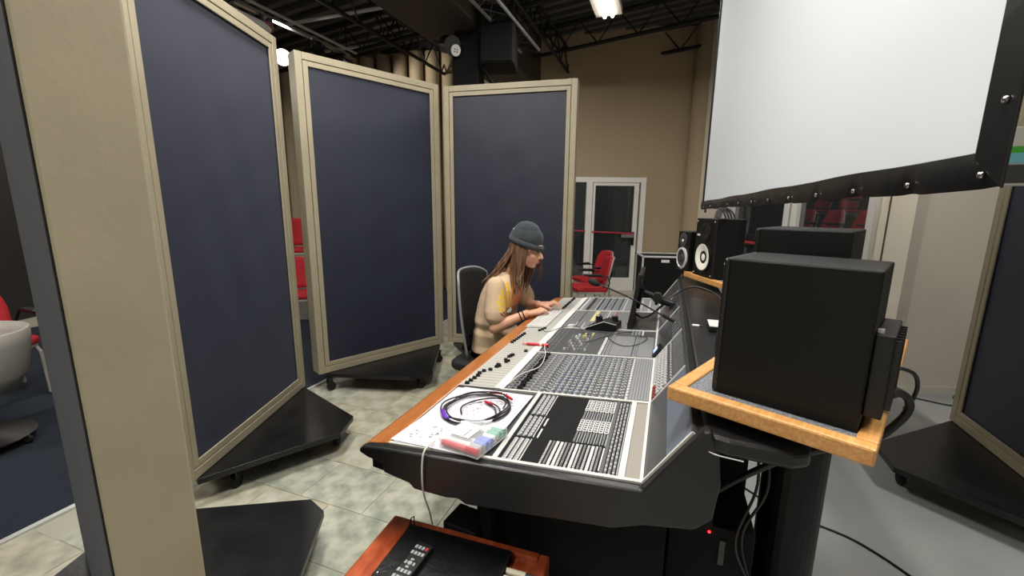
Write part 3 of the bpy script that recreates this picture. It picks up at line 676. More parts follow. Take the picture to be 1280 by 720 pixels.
dup(rc, (-3.02, 5.95, .46), -1.15, 'upper red chair raised on a box in the gap between the left panels')
b = B(); prism(b, [(-3.35, 5.55), (-2.6, 5.55), (-2.6, 6.35), (-3.35, 6.35)], .006, .455); tag(obj('riser_box', b, 'greyshell', bev=.01), 'low grey box carrying the upper red chair', 'box')
dup(rc, (-4.0, 3.1, .01), -.4, 'red chair at the far left edge behind the near panel')
# chairs beyond the storefront
ordn = ('nearest', 'second', 'third', 'farthest')
for row, (x, z) in enumerate(((5.0, .66), (5.95, 1.06))):
    for k in range(4):
        dup(rc, (x, 5.7 + k * .66 + row * .9, z), PI, 'red chair of the %s row beyond the storefront glass, %s along the row' % (('lower', 'upper')[row], ordn[k]), 'red chairs beyond the glass')
# a black chair in the dark room behind the glass door
r = thing('black_chair', 'black four legged chair in the dark room behind the glass door', 'chair', (2.15, 9.0, 0), PI + .5)
b = B(); box(b, (-.22, -.22, .42), (.22, .22, .46)); obj('seat', b, 'greyfab', r, bev=.012)
b = B(); box(b, (-.25, -.2, .55), (-.22, .2, .85)); obj('backrest', b, 'greyfab', r, bev=.012)
for sx in (-.22, .22):
    for sy in (-.2, .2):
        b = B(); tube(b, [(sx * .9, sy, .84 if sx < 0 else .44), (sx * 1.1, sy, 0)], .012, 6); obj('leg', b, 'kdark', r)
l = bpy.data.lights.new('vestibule_fill', 'POINT'); l.energy = 45; l.shadow_soft_size = .3; l.color = (.9, .95, 1); o = bpy.data.objects.new('vestibule_fill', l); COL.objects.link(o); o.location = (2.4, 10.3, 2.6)  # unseen point light, added so the door glass reads less black
l = bpy.data.lights.new('auditorium_fill', 'POINT'); l.energy = 220; l.shadow_soft_size = .3; o = bpy.data.objects.new('auditorium_fill', l); COL.objects.link(o); o.location = (5.2, 5.6, 3.6)  # unseen point light, added to brighten the red chairs behind the glass
# low-backed grey tub chair at the left edge
r = thing('tub_chair', 'pale grey rounded tub chair at the left edge on dark carpet', 'chair', (-3.36, 2.42, .006), .3)
b = B(); lathe(b, [(.10, .34), (.24, .37), (.30, .46), (.33, .66), (.335, .74), (.325, .745), (.31, .68), (.28, .50), (.2, .44), (0, .43)], 36); obj('shell', b, 'greyshell', r, smooth=True)
b = B(); lathe(b, [(.05, .44), (.25, .45), (.27, .49), (.22, .53), (0, .54)], 30); obj('seat', b, 'redfab', r, smooth=True)
b = B(); lathe(b, [(.28, .06), (.1, .09), (.035, .12), (.035, .36)], 24); obj('pedestal', b, 'black', r)
for k in range(5):
    a = k * 2 * PI / 5; b = B(); lathe(b, [(.02, -.012), (.028, 0), (.02, .012)], 14, Matrix.Translation((.27 * math.cos(a), .27 * math.sin(a), .03)) @ Matrix.Rotation(PI / 2, 4, 'X')); obj('wheel', b, 'rubber', r)
# flight case by the far speaker tray
r = thing('flight_case', 'black rack flight case with silver edges behind the far speaker tray', 'case', (1.66, 5.4, 0), math.radians(-6))
bx('body', (.012, .012, .06), (.72, .44, 0.925), 'blackm', r)
for lo, hi in (((0, 0, .05), (.022, .022, 0.935)), ((.71, 0, .05), (.732, .022, 0.935)), ((0, 0, 0.915), (.732, .022, 0.937)), ((0, 0, .05), (.732, .022, .07)), ((0, 0, 0.915), (.022, .45, 0.937)), ((0, .43, 0.915), (.732, .45, 0.937)), ((.71, 0, 0.915), (.732, .45, 0.937)), ((0, .43, .05), (.022, .45, 0.935))):
    bx('metal_edge', lo, hi, 'silver', r, bev=.003)
bx('label', (.24, .008, .855), (.34, .0115, .890), 'cstrip', r)
for cx in (.06, .67):
    for cy in (.06, .38):
        b = B(); lathe(b, [(.02, -.012), (.03, 0), (.02, .012)], 14, Matrix.Translation((cx, cy, .03)) @ Matrix.Rotation(PI / 2, 4, 'X')); obj('wheel', b, 'rubber', r)
# acoustic cylinders on the back wall
for k in range(12):
    h = 4.14 - .02 * (k % 2) - .03 * k
    x = -1.12 - k * .275
    b = B(); lathe(b, [(.115, .0), (.115, h), (.105, h + .005), (0, h + .005)], 24, Matrix.Translation((x, 7.80, 0)))
    o = obj('acoustic_column', b, 'wall', smooth=False)
    nth = ('nearest the boxed beam', 'second from the boxed beam', 'third from the boxed beam', 'fourth from the boxed beam', 'fifth from the boxed beam', 'sixth from the boxed beam')
    tag(o, 'tall tan cylinder against the back wall, ' + (nth[k] if k < 6 else 'in the hidden left stretch of the row'), 'column', 'tan cylinders along the back wall')

# ------------------------------------------------------------------ ceiling rigging
r = thing('loudspeaker_cluster', 'black speaker cabinets hanging under the ceiling beside the beam', 'speaker', (-.41, 5.35, 3.17), CA * .3)
bx('cabinet', (0, 0, 0), (.41, .45, .62), 'blackm', r, bev=.02); bx('grille', (.02, -.012, .02), (.39, 0, .60), 'blackm', r, bev=.01)
bx('lower_cabinet', (-.34, .1, -.24), (-.02, .5, .30), 'blackm', r, bev=.02); bx('joining_frame', (-.32, .15, .30), (.3, .25, .66), 'blackm', r)
for sx in (.05, .36):
    b = B(); tube(b, [(sx, .2, .6), (sx, .2, 1.15)], .008, 6); obj('hanger', b, 'blackm', r)
b = B(); tube(b, [(.0, .1, .02), (.22, .1, -.30)], .022, 6); obj('bracket', b, 'blackm', r)
r = thing('lighting_truss', 'metal lattice truss beside the boxed beam', 'truss', CO + Vector((0, 0, 0)), CA)
pp = [(-1.24, 3.62), (-.98, 3.62), (-1.11, 3.86)]
for x, z in pp:
    b = B(); tube(b, [(x, 2.6, z), (x, 5.0, z)], .018, 8); obj('chord', b, 'kgrey' if z < 3.7 else 'kdark', r)
b = B()
for q in range(8):
    y = 2.7 + q * .3
    tube(b, [(*pp[0][:1], y, pp[0][1]), (pp[2][0], y + .15, pp[2][1]), (pp[0][0], y + .3, pp[0][1])], .008, 5)
    tube(b, [(pp[1][0], y, pp[1][1]), (pp[2][0], y + .15, pp[2][1]), (pp[1][0], y + .3, pp[1][1])], .008, 5); tube(b, [(pp[0][0], y, pp[0][1]), (pp[1][0], y + .3, pp[1][1])], .008, 5)
obj('lacing', b, 'kdark', r)
for y in (2.8, 4.8): b = B(); tube(b, [(-1.11, y, 3.86), (-1.11, y, 4.6)], .006, 5); obj('hanger', b, 'blackm', r)
def spot(label, loc, rot, m='black', s=1.0, face='cgreyd'):
    r = thing('spotlight', label, 'light', loc, rot=rot)
    b = B(); lathe(b, [(.05 * s, .17 * s), (.085 * s, .14 * s), (.085 * s, .0), (.09 * s, -.01 * s), (.075 * s, -.01 * s)], 20); obj('can', b, m, r)
    b = B(); lathe(b, [(0, -.004 * s), (.074 * s, -.002 * s), (.074 * s, .004)], 20); obj('lens', b, face, r)
    b = B(); tube(b, [(-.1 * s, 0, .06 * s), (-.1 * s, 0, .24 * s), (.1 * s, 0, .24 * s), (.1 * s, 0, .06 * s)], .008 * s, 6); obj('yoke', b, 'blackm', r)
    return r
r = spot('round black stage lamp with a white faced disc under the beam', (-.72, 5.35, 3.36), (math.radians(-70), 0, math.radians(35)), s=1.15)
b = B(); lathe(b, [(.062, -.02), (.062, -.012), (0, -.012)], 20, Matrix.Translation((.045, .04, 0))); obj('white_disc', b, 'kwhite', r)
for k, (px, py) in enumerate(((.03, .055), (.06, .055), (.03, .03), (.06, .03))): bx('disc_mark', (px - .008, py - .006, -.0215), (px + .008, py + .006, -.0202), 'black', r)
tr = thing('lighting_track', 'bright metal conduit track running along the ceiling above the left panels', 'track', CO, CA)
b = B(); box(b, (-3.62, 2.0, 3.60), (-3.56, 4.4, 3.63)); obj('rail', b, 'chrome', tr); b = B(); box(b, (-3.52, 2.0, 3.64), (-3.49, 4.4, 3.66)); obj('conduit', b, 'silver', tr)
for k, y in enumerate((2.4, 4.3)): b = B(); tube(b, [(-3.59, y, 3.63), (-3.59, y, 4.0)], .006, 5); obj('hanger', b, 'blackm', tr)
for k, (y, lab) in enumerate(((3.0, 'silver rimmed track lamp nearest the left tall panel'), (3.75, 'black track lamp in the middle of the track'), (4.35, 'lit track lamp at the far end of the track'))):
    p = cw(-3.59, y, 3.50); q = spot(lab, p, (math.radians(-35), 0, .5) if k < 2 else (math.radians(72), 0, -.75), 'chrome' if k != 1 else 'black', .85, 'diff' if k == 2 else 'cgreyd')
    if k == 2:
        l = bpy.data.lights.new('lamp_light', 'SPOT'); l.energy = 170; l.spot_size = math.radians(95); l.spot_blend = .6; l.shadow_soft_size = .06; l.color = (1, .95, .86)
        lo_ = bpy.data.objects.new('lamp_light', l); COL.objects.link(lo_); lo_.parent = q; lo_.location = (0, 0, -.05)
for k, (x0, x1, y, z, lab) in enumerate(((-4.2, -2.2, 3.75, 3.86, 'upper bright rimmed pipe across the ceiling on the left'), (-5.0, -3.35, 4.7, 3.86, 'lower bright rimmed pipe crossing the lamp track'))):
    b = B(); tube(b, [(x0, y, z), (x1, y, z)], .022, 10, CM); tag(obj('ceiling_pipe', b, 'ltrim'), lab, 'pipe')
b = B(); tube(b, [cw(-3.62, 2.55, 3.52), cw(-3.60, 3.05, 3.50)], .045, 14); tag(obj('white_canister', b, 'ltrim', bev=.01), 'pale cylinder hanging by the track above the left panel', 'pipe')

# ================================================================== THINGS ON THE CONSOLE
TILT = Matrix.Rotation(-math.atan(SL), 4, 'Y')
def onc(name, label, cat, x, y, a=0, lift=.002, group=None):
    """a thing lying on the console's work surface; a = turn about the surface normal"""
    r = bpy.data.objects.new(name, None); COL.objects.link(r)
    r.matrix_world = CM @ Matrix.Translation((x, y, sz(x) + lift)) @ TILT @ Matrix.Rotation(a, 4, 'Z')
    return tag(r, label, cat, group)
# papers
def sheet(label, pts, z, thick=.0012, marks=()):
    b = B(); prism(b, pts, 0, thick)
    r = onc('paper_sheet', label, 'paper', 0, 0, 0, z, 'papers on the console corner'); obj('sheet', b, 'paper', r)
    if marks:
        b = B()
        for (cx, cy, rx, ry, n) in marks:
            for k in range(n):
                u, v = random.uniform(-1, 1), random.uniform(-1, 1); x, y = cx + u * rx, cy + v * ry
                s = random.uniform(.002, .0055); box(b, (x - s, y - s * .4, thick), (x + s, y + s * .4, thick + .0004))
        tag(obj('ink_marks', b, 'ink', r), None, None, kind='stuff')
    return r
sheet('lowest white sheet on the near console corner, edge over the patchbay frame', [(.10, .015), (.40, .005), (.418, .43), (.10, .44)], .0045)
sheet('upper white sheet with grey ink dots under the coiled cables', [(.085, .02), (.385, -.005), (.408, .425), (.13, .445)], .0065, marks=[(.17, .09, .05, .04, 22), (.25, .28, .04, .05, 26), (.35, .36, .04, .04, 14)])
b = B(); prism(b, [(.085, .012), (.40, -.018), (.402, -.012), (.087, .020)], .0075, .0085)
# coiled patch cables
r = onc('patch_cable', 'black patch cables in a loose coil with a purple sleeve and red ends', 'cable', .262, .268, 0, .010)
rad = [(.118, .120, 0, 0), (.112, .114, .005, -.004), (.122, .108, -.006, .004), (.106, .118, .004, .006)]
for k, (rx, ry, ox, oy) in enumerate(rad):
    b = B(); a0 = random.uniform(0, 6); tube(b, [(ox + rx * math.cos(a0 + t * PI / 24), oy + ry * math.sin(a0 + t * PI / 24), .003 + .0035 * k + .002 * math.sin(t * .6 + k)) for t in range(47)], .0026, 6); obj('loop', b, 'cable', r, smooth=True)
b = B(); tube(b, spline([(-.03, -.055, .005), (-.055, .0, .005), (-.02, .06, .006), (.05, .085, .008), (.09, .05, .012), (.1, .0, .014)], 6), .0025, 6); obj('inner_strand', b, 'cable', r)
b = B(); tube(b, spline([(.02, .045, .006), (.065, .01, .006), (.09, -.045, .008), (.088, -.075, .013)], 6), .0025, 6); tube(b, spline([(.03, .052, .006), (.075, .02, .006), (.1, -.03, .008), (.1, -.07, .013)], 6), .0025, 6); obj('inner_strand', b, 'cable', r)
a1 = math.radians(205)
b = B(); tube(b, [(.115 * math.cos(a1 + t * .09), .115 * math.sin(a1 + t * .09), .009) for t in range(8)], [.005, .007, .0075, .0075, .0075, .0075, .007, .004], 8); obj('purple_sleeve', b, 'purple', r, smooth=True)
for nm, p0, p1, m in (('plug_boot', (-.005, .128, .008), (.045, .128, .008), 'orange'), ('plug_tip', (.045, .128, .008), (.066, .127, .008), 'chrome'), ('plug_boot', (.065, .112, .012), (.105, .075, .014), 'red'), ('plug_boot', (.01, .052, .006), (.045, .035, .007), 'red')):
    b = B(); tube(b, [p0, p1], .0045 if nm == 'plug_boot' else .0025, 8); obj(nm, b, m, r)
# marker box
r = onc('marker_box', 'clear plastic box of coloured dry markers with a pink one in front', 'box', .345, .072, math.radians(-13), .0095)
W_, D_, H_ = .142, .150, .030
b = B(); box(b, (-W_ / 2, -D_ / 2, 0), (W_ / 2, D_ / 2, .0012)); box(b, (-W_ / 2, -D_ / 2, 0), (-W_ / 2 + .0012, D_ / 2, H_)); box(b, (W_ / 2 - .0012, -D_ / 2, 0), (W_ / 2, D_ / 2, H_)); box(b, (-W_ / 2, -D_ / 2, 0), (W_ / 2, -D_ / 2 + .0012, H_)); box(b, (-W_ / 2, D_ / 2 - .0012, 0), (W_ / 2, D_ / 2, H_)); box(b, (-W_ / 2, -D_ / 2, H_), (W_ / 2, D_ / 2, H_ + .0012)); obj('clear_case', b, 'clear', r)
b = B(); 
for k in range(7): tube(b, [(W_ / 2, -D_ / 2 + .011 + k * .0214, .003), (W_ / 2 + .002, -D_ / 2 + .011 + k * .0214, H_ - .003)], .004, 8)
obj('scalloped_edge', b, 'clear', r)
for k, (m, c) in enumerate((('pink', 'red'), ('kwhite', 'kgrey'), ('kwhite', 'bluep'), ('clear', 'bluep'), ('clear', 'kwhite'), ('kwhite', 'greenp'), ('clear', 'greenp'))):
    y = -D_ / 2 + .013 + k * .0208
    mk = obj('marker', (lambda b: (tube(b, [(-.066, y, .0115), (.022, y, .0115)], .0095, 10), b)[1])(B()), m, r); b = B(); tube(b, [(.022, y, .0115), (.066, y, .0115)], .0102, 10); obj('marker_cap', b, c, mk)
bx('paper_insert', (-.064, -.040, H_ + .0014), (.012, .035, H_ + .0018), 'cstrip', r)
bx('insert_line', (-.012, -.036, H_ + .0019), (-.006, .005, H_ + .0021), 'kgrey', r)
# red highlighter on the faders
r = onc('red_marker', 'red marker lying on the light fader bed', 'marker', .255, 1.03, math.radians(-4), .0095)
for nm, p0, p1, rr, m in (('barrel', (-.06, 0, 0), (.012, 0, 0), .0075, 'red'), ('collar', (.012, 0, 0), (.024, 0, 0), .006, 'kwhite'), ('cap', (.024, 0, 0), (.058, 0, 0), .0088, 'red'), ('nib', (-.085, 0, 0), (-.06, 0, 0), .004, 'pink')):
    b = B(); tube(b, [p0, p1], rr, 10); obj(nm, b, m, r)
bx('marker_label', (-.05, -.0045, .006), (-.0, .0045, .0078), 'pink', r)
# keyboard under the hands
r = onc('computer_keyboard', 'slim white computer keyboard under the person\'s hands', 'keyboard', .137, 1.60, 0, .008)
bx('base', (-.062, -.225, -.006), (.062, .225, 0), 'silver', r, bev=.003)
kk = None
for i in range(6):
    for j in range(16):
        if kk is None: kk = bx('key', (-.0085, -.0125, 0), (.0085, .0125, .004), 'kwhite', r, bev=.001); o = kk
        else: o = kk.copy(); COL.objects.link(o)
        o.location = (-.05 + i * .020, -.21 + j * .028, .0)
# black hinged case / controller
r = onc('black_controller', 'small black angled controller with a silver edge beside the standing display', 'controller', .53, 1.43, math.radians(-8), .003)
b = B(); prism(b, [(-.09, 0), (.09, 0), (.09, .035), (.02, .05), (-.09, .006)], -.06, .06, 'y'); obj('body', b, 'black', r, bev=.004)
b = B(); tube(b, [(-.09, -.06, .008), (.02, -.06, .051), (.09, -.06, .036)], .002, 6); obj('silver_edge', b, 'silver', r)
b = B(); lathe(b, [(.022, .0), (.02, .03), (.012, .04), (0, .042)], 16, Matrix.Translation((-.03, .02, .03))); obj('dial', b, 'dgrey', r); b = B(); ell(b, (-.028, .0, .068), (.012, .012, .008)); obj('dial_cap', b, 'chrome', r)
b = B(); lathe(b, [(.018, .0), (.018, .035), (0, .037)], 16, Matrix.Translation((.06, .03, .03))); obj('knob', b, 'black', r)
# thin display on an arm, seen edge on
r = thing('standing_display', 'thin black display seen edge on in the middle of the console', 'display', cw(.672, 1.42, .860), CA, rot=(0, math.radians(8), CA))
bx('panel', (-.010, 0, 0), (.012, .36, .315), 'black', r, bev=.003); bx('glass_front', (-.012, .008, .008), (-.010, .352, .307), 'cglass', r)
bx('mount_plate', (.012, .12, .10), (.03, .24, .22), 'blackm', r); bx('base_foot', (-.02, .10, -.012), (.05, .26, .0), 'black', r, bev=.002)
r = thing('articulated_arm', 'stubby black clamp arm between the standing display and the meter bridge', 'arm', CO, CA)
b = B(); tube(b, [(.735, 1.60, 1.045), (.80, 1.60, 1.02)], [.016, .02], 12); tube(b, [(.80, 1.60, 1.02), (.845, 1.60, 1.0), (.90, 1.60, .985)], [.026, .024, .018], 12); obj('arm_segment', b, 'black', r, smooth=False)
b = B(); tube(b, [(.81, 1.6, 1.02), (.805, 1.6, .975)], .009, 8); tube(b, [(.81, 1.57, 1.02), (.81, 1.63, 1.02)], .028, 12); obj('joint_knob', b, 'dgrey', r)
bx('clamp', (.88, 1.58, .955), (.93, 1.63, 1.0), 'black', r, bev=.004)
# gooseneck microphone
r = thing('gooseneck_microphone', 'black gooseneck talkback microphone reaching left from the meter bridge', 'microphone', CO, CA)
b = B(); tube(b, spline([(.905, 1.19, .985), (.84, 1.19, 1.015), (.72, 1.2, 1.07), (.60, 1.2, 1.118), (.53, 1.2, 1.142)], 6), .0042, 8); obj('gooseneck', b, 'black', r, smooth=True)
b = B(); tube(b, [(.905, 1.19, .985), (.845, 1.19, 1.013)], .009, 10); obj('base_sleeve', b, 'black', r)
b = B(); ell(b, (.50, 1.2, 1.152), (.034, .018, .018), n=20, rot=Matrix.Rotation(math.radians(22), 3, 'Y')); obj('foam_head', b, 'rubber', r, smooth=True)
b = B(); lathe(b, [(.013, 0), (.013, .01), (.006, .014)], 12, Matrix.Translation((.91, 1.19, .978))); obj('socket', b, 'chrome', r)
def cable(name, label, pts, rad=.004, m='cable', con_=False, cat='cable', group=None):
    b = B(); tube(b, spline(pts, 8), rad, 7, CM if con_ else None); return tag(obj(name, b, m, smooth=True), label, cat, group)
cable('black_cable', 'black cable arching from the console surface across to the rear shelf', [(.69, 1.62, .905), (.74, 1.60, .89), (.80, 1.6, .93), (.90, 1.63, 1.035), (1.0, 1.72, 1.075), (1.10, 1.6, 1.07), (1.15, 1.35, 1.05), (1.16, 1.2, 1.046)], .006, con_=True)
for k, pts in enumerate(([(.20, 1.30, .845), (.24, 1.26, .84), (.30, 1.36, .845), (.38, 1.39, .855), (.44, 1.30, .85), (.48, 1.25, .85)], [(.48, 1.10, .852), (.56, 1.22, .858), (.64, 1.30, .868), (.70, 1.33, .87)], [(.56, 1.28, .86), (.62, 1.15, .86), (.68, 1.10, .862), (.74, 1.13, .868), (.78, 1.24, .872), (.73, 1.28, .87)])):
    cable('thin_wire', ('thin dark wire looping over the light fader bed to the cream knobs', 'thin dark wire across the master section', 'thin dark wire looped on the right of the master section')[k], pts, .0018, con_=True)
cable('white_wire', 'thin white wire trailing over the black faders of the near channels', [(.29, .49, .842), (.31, .60, .848), (.36, .70, .852), (.345, .85, .852), (.30, 1.0, .842), (.275, 1.15, .838), (.26, 1.22, .838)], .0022, 'wcable', True)
cable('charging_cable', 'off-white cable hanging over the near console edge into the wooden cabinet', [(.236, .03, .845), (.232, -.02, .842), (.229, -.032, .80), (.227, -.030, .74), (.220, -.01, .68), (.21, .03, .60), (.205, .06, .50), (.20, .08, .40)], .0028, 'wcable', True)
# little box and usb stick on the rear shelf
r = thing('small_black_box', 'small black box with a silver top on the rear shelf left of the big speaker', 'box', (.80, 1.66, 1.041), CA); bx('body', (0, 0, 0), (.09, .11, .022), 'black', r, bev=.003); bx('silver_lid', (0, 0, .022), (.09, .11, .026), 'silver', r, bev=.001)
r = thing('usb_stick', 'tiny white plug on the rear shelf beside the small black box', 'plug', (.765, 1.74, 1.041), CA); bx('body', (0, 0, 0), (.028, .014, .008), 'kwhite', r, bev=.002); bx('metal_end', (.028, .002, .001), (.038, .012, .007), 'chrome', r)

# ================================================================== WOODEN CABINET WITH REMOTE (bottom of the picture)
# local: x across, y away
q0 = Vector((-.375, 1.225)); q1 = Vector((.113, 1.065)); qa = math.atan2(q1.y - q0.y, q1.x - q0.x); CH = .54
r = thing('wooden_cabinet', 'reddish wooden rolling rack cabinet with a black top at the bottom edge', 'cabinet', (*q0, 0), qa)
CWD = (q1 - q0).length + .005
bx('side_panel', (0, -.55, .06), (.072, -.0, CH), 'redwood', r, bev=.006); bx('side_panel', (CWD - .03, -.55, .06), (CWD, -.0, CH), 'redwood', r, bev=.006)
bx('rear_rail', (.072, -.024, .06), (CWD - .03, 0, CH), 'redwood', r, bev=.004)
bx('deck_board', (.072, -.55, .06), (CWD - .03, -.024, .085), 'redwood', r); bx('corner_block', (.415, -.12, CH - .09), (CWD - .03, -.024, CH - .015), 'redwood', r)
for cx, cy in ((.05, -.05), (CWD - .05, -.05), (.05, -.5), (CWD - .05, -.5)):
    b = B(); lathe(b, [(.018, -.012), (.03, 0), (.018, .012)], 14, Matrix.Translation((cx, cy, .03)) @ Matrix.Rotation(PI / 2, 4, 'Y')); obj('wheel', b, 'rubber', r)
cab = r
m_ = Matrix.Translation((*q0, 0)) @ Matrix.Rotation(qa, 4, 'Z')
def oncab(name, label, cat, x, y, z, a=0):
    t = thing(name, label, cat, m_ @ Vector((x, y, z)), qa + a); return t
e = oncab('rack_unit', 'black metal rack unit filling the top of the wooden cabinet', 'equipment', .075, -.545, CH - .16)
bx('case', (0, 0, 0), (.335, .52, .166), 'blackboard', e, bev=.002); bx('side_lip', (.332, 0, .0), (.337, .515, .169), 'dgrey', e)
for y in (.20, .33): b = B(); lathe(b, [(.004, 0), (.003, .003), (0, .0035)], 10, Matrix.Translation((.012, y, .166))); obj('screw', b, 'chrome', e)
b = B(); tube(b, [(.006, .50, .166), (.008, .51, .195), (.012, .52, .195), (.014, .516, .166)], .002, 6); obj('wire_tab', b, 'black', e)
e = oncab('remote_control', 'black television remote control with many grey buttons on the cabinet top', 'remote', .165, -.190, CH + .0075, math.radians(-4))
bx('body', (-.026, -.12, 0), (.026, .092, .018), 'black', e, bev=.005)
for i in range(4):
    for j in range(9):
        if j in (5, 6) : continue
        if (i, j) == (3, 8): c = 'kred'
        else: c = 'kgrey'
        b = B(); box(b, (-.0205 + i * .0112, -.106 + j * .0212, .018), (-.0125 + i * .0112, -.095 + j * .0212, .0205)); obj('button', b, c, e)
b = B(); lathe(b, [(.007, .018), (.0065, .0215), (0, .0215)], 14, Matrix.Translation((0, .012, 0))); obj('button', b, 'kgrey', e)
for k in range(4):
    a = k * PI / 2; b = B(); box(b, (.010, -.005, .018), (.016, .005, .0205), Matrix.Translation((0, .012, 0)) @ Matrix.Rotation(a, 4, 'Z')); obj('button', b, 'kgrey', e)
for k in range(3):
    e = oncab('dry_marker', ('cream marker with black cap in the cabinet slot, farthest back', 'cream marker with black cap in the cabinet slot, middle one', 'cream marker with black cap in the cabinet slot, nearest')[k], 'marker', .415, -.085 - .026 * k, CH - .005, .05 * k)
    b = B(); tube(b, [(0, 0, 0), (.055, 0, 0)], .009, 12); obj('barrel', b, 'bone', e); b = B(); tube(b, [(.055, 0, 0), (.085, 0, 0)], .0085, 12); obj('cap', b, 'kdark', e)
# dark block beside the console foot
r = thing('black_power_box', 'flat black box on a pedestal arm below the near console edge', 'box', cw(.29, .12, .50), CA - .12); bx('body', (-.055, -.05, 0), (.065, .05, .035), 'black', r, bev=.004); bx('bracket', (.06, -.01, .0), (.10, .03, .18), 'blackm', r)
# cables by the near speaker
cable('power_cable', 'thick black cable curving down from the back of the nearest speaker', [(.785, .825, 1.155), (.82, .848, 1.153), (.847, .85, 1.138), (.856, .85, 1.112), (.838, .85, 1.080), (.79, .85, 1.04), (.72, .88, 1.0), (.66, .92, .95), (.60, .98, .86), (.56, 1.05, .76), (.52, 1.1, .70)], .0085)
cable('signal_cable', 'thinner black cable looping out behind the nearest speaker', [(.785, .825, 1.207), (.82, .85, 1.204), (.853, .852, 1.192), (.868, .854, 1.165), (.867, .856, 1.135), (.858, .862, 1.105)], .0042)
cable('floor_cable', 'thin black cable curving across the grey floor at the bottom right', [(1.25, 2.25, .004), (1.40, 1.95, .004), (1.62, 1.75, .004), (1.72, 1.5, .004), (1.74, 1.3, .004), (1.6, 1.0, .004)], .006)
cable('wall_cable', 'thin black cable lying along the foot of the grey wall', [(3.10, 3.28, .005), (3.3, 3.33, .005), (3.5, 3.18, .005), (3.62, 3.16, .005), (3.68, 3.3, .005), (3.75, 3.36, .005)], .007)
# equipment under the console with a red light
r = thing('power_strip_unit', 'dark rack gear under the console showing one red light', 'equipment', cw(1.02, .30, 0), CA)
bx('case', (-.11, -.05, .0), (.12, .25, .62), 'blackm', r, bev=.004); b = B(); ell(b, (.0, -.053, .60), (.004, .003, .004)); obj('red_light', b, 'led', r)
bx('socket_face', (.03, -.054, .50), (.045, -.05, .58), 'cgreyd', r)
for k in range(2):
    cable('hanging_cable', ('black cable dangling left of the pole stand', 'second black cable dangling beside the pole stand')[k], [cw(1.10 + .02 * k, .25 + .02 * k, .98), cw(1.12 + .025 * k, .22, .8), cw(1.08 + .02 * k, .20 + .03 * k, .62), cw(1.15, .25, .4), cw(1.16 + .02 * k, .3, .02)], .004)

# ================================================================== OFFICE CHAIR AND PERSON
r = thing('office_chair', 'black mesh office chair with a thin grey rim behind the person', 'chair', cw(-.315, 1.72, 0), CA - .02)
bm = B(); G = []
for i in range(17):
    row = []; v = -1 + i / 8
    for k in range(15):
        w = k / 14; wd = .245 * (1 - .10 * (2 * w - 1) ** 2) * (1 - .2 * (1 - w)) ; z = .50 + .60 * w - .05 * w * v ** 4
        row.append(bm.verts.new((-.15 - .04 * w - .05 * math.sin(PI * w) * 0 + .07 * v * v - .05 * (1 - w) * 0, v * wd, z)))
    G.append(row)
for i in range(16):
    for k in range(14): bm.faces.new((G[i][k], G[i + 1][k], G[i + 1][k + 1], G[i][k + 1]))
edge = [G[0][k].co.copy() for k in range(15)] + [G[i][14].co.copy() for i in range(1, 16)] + [G[16][k].co.copy() for k in range(14, -1, -1)]
o = obj('backrest', bm, 'mesh', r, smooth=True); o.modifiers.new('s', 'SOLIDIFY').thickness = .008
b = B(); tube(b, edge, .009, 8); obj('back_rim', b, 'kgrey', r, smooth=True)
b = B(); prism(b, [(-.20, -.20), (-.15, -.24), (.22, -.24), (.27, -.18), (.27, .18), (.22, .24), (-.15, .24), (-.20, .20)], .42, .485); obj('seat', b, 'mesh', r, bev=.02, seg=3)
b = B(); tube(b, [(-.16, 0, .62), (-.20, 0, .5), (-.12, 0, .40), (0, 0, .40)], .022, 8); obj('back_bracket', b, 'black', r)
b = B(); lathe(b, [(.03, .10), (.03, .28), (.02, .28), (.02, .42)], 16); obj('gas_lift', b, 'black', r)
for k in range(5):
    a = k * 2 * PI / 5 + .3; b = B(); tube(b, [(0, 0, .11), (.28 * math.cos(a), .28 * math.sin(a), .075)], [.028, .016], 8); f = obj('base_arm', b, 'black', r)
    b = B(); lathe(b, [(.02, -.02), (.03, -.012), (.03, .012), (.02, .02)], 14, Matrix.Translation((.29 * math.cos(a), .29 * math.sin(a), .03)) @ Matrix.Rotation(a, 4, 'Z') @ Matrix.Rotation(PI / 2, 4, 'X')); obj('wheel', b, 'rubber', f)
per = thing('person', 'person in grey beanie and tan printed t-shirt bending over the far half of the console', 'person', cw(.028, 0, 0), CA)
def caps(bm, p, q, r0, r1, n=12):
    """round-ended tapered limb as a closed piece, to be fused by a remesh"""
    p, q = Vector(p), Vector(q); L = (q - p).length; pts = []; rs = []
    d = (q - p).normalized()
    for k in range(5): a = PI / 2 * (1 - k / 4); pts.append(p - d * r0 * math.sin(a)); rs.append(max(.0005, r0 * math.cos(a)))
    for k in range(5): a = PI / 2 * k / 4; pts.append(q + d * r1 * math.sin(a)); rs.append(max(.0005, r1 * math.cos(a)))
    tube(bm, pts, rs, n)
def fuse(name, bm, m, vox, sm=3, parent=per):
    o = obj(name, bm, m, parent, smooth=True)
    rm = o.modifiers.new('fuse', 'REMESH'); rm.mode = 'VOXEL'; rm.voxel_size = vox; rm.use_smooth_shade = True
    if sm: s_ = o.modifiers.new('soft', 'SMOOTH'); s_.iterations = sm; s_.factor = .6
    return o
yc = 1.76
hc = Vector((-.075, yc + .01, 1.245))
hr = Matrix.Rotation(math.radians(14), 3, 'Y') @ Matrix.Rotation(math.radians(-6), 3, 'Z')    # head pitched down toward the desk
def H(x, y, z): return hc + hr @ Vector((x, y, z))
sn, sf = Vector((-.235, yc - .175, 1.015)), Vector((-.215, yc + .17, 1.03))
en, ef = Vector((-.215, yc - .235, .745)), Vector((-.13, yc + .24, .80))
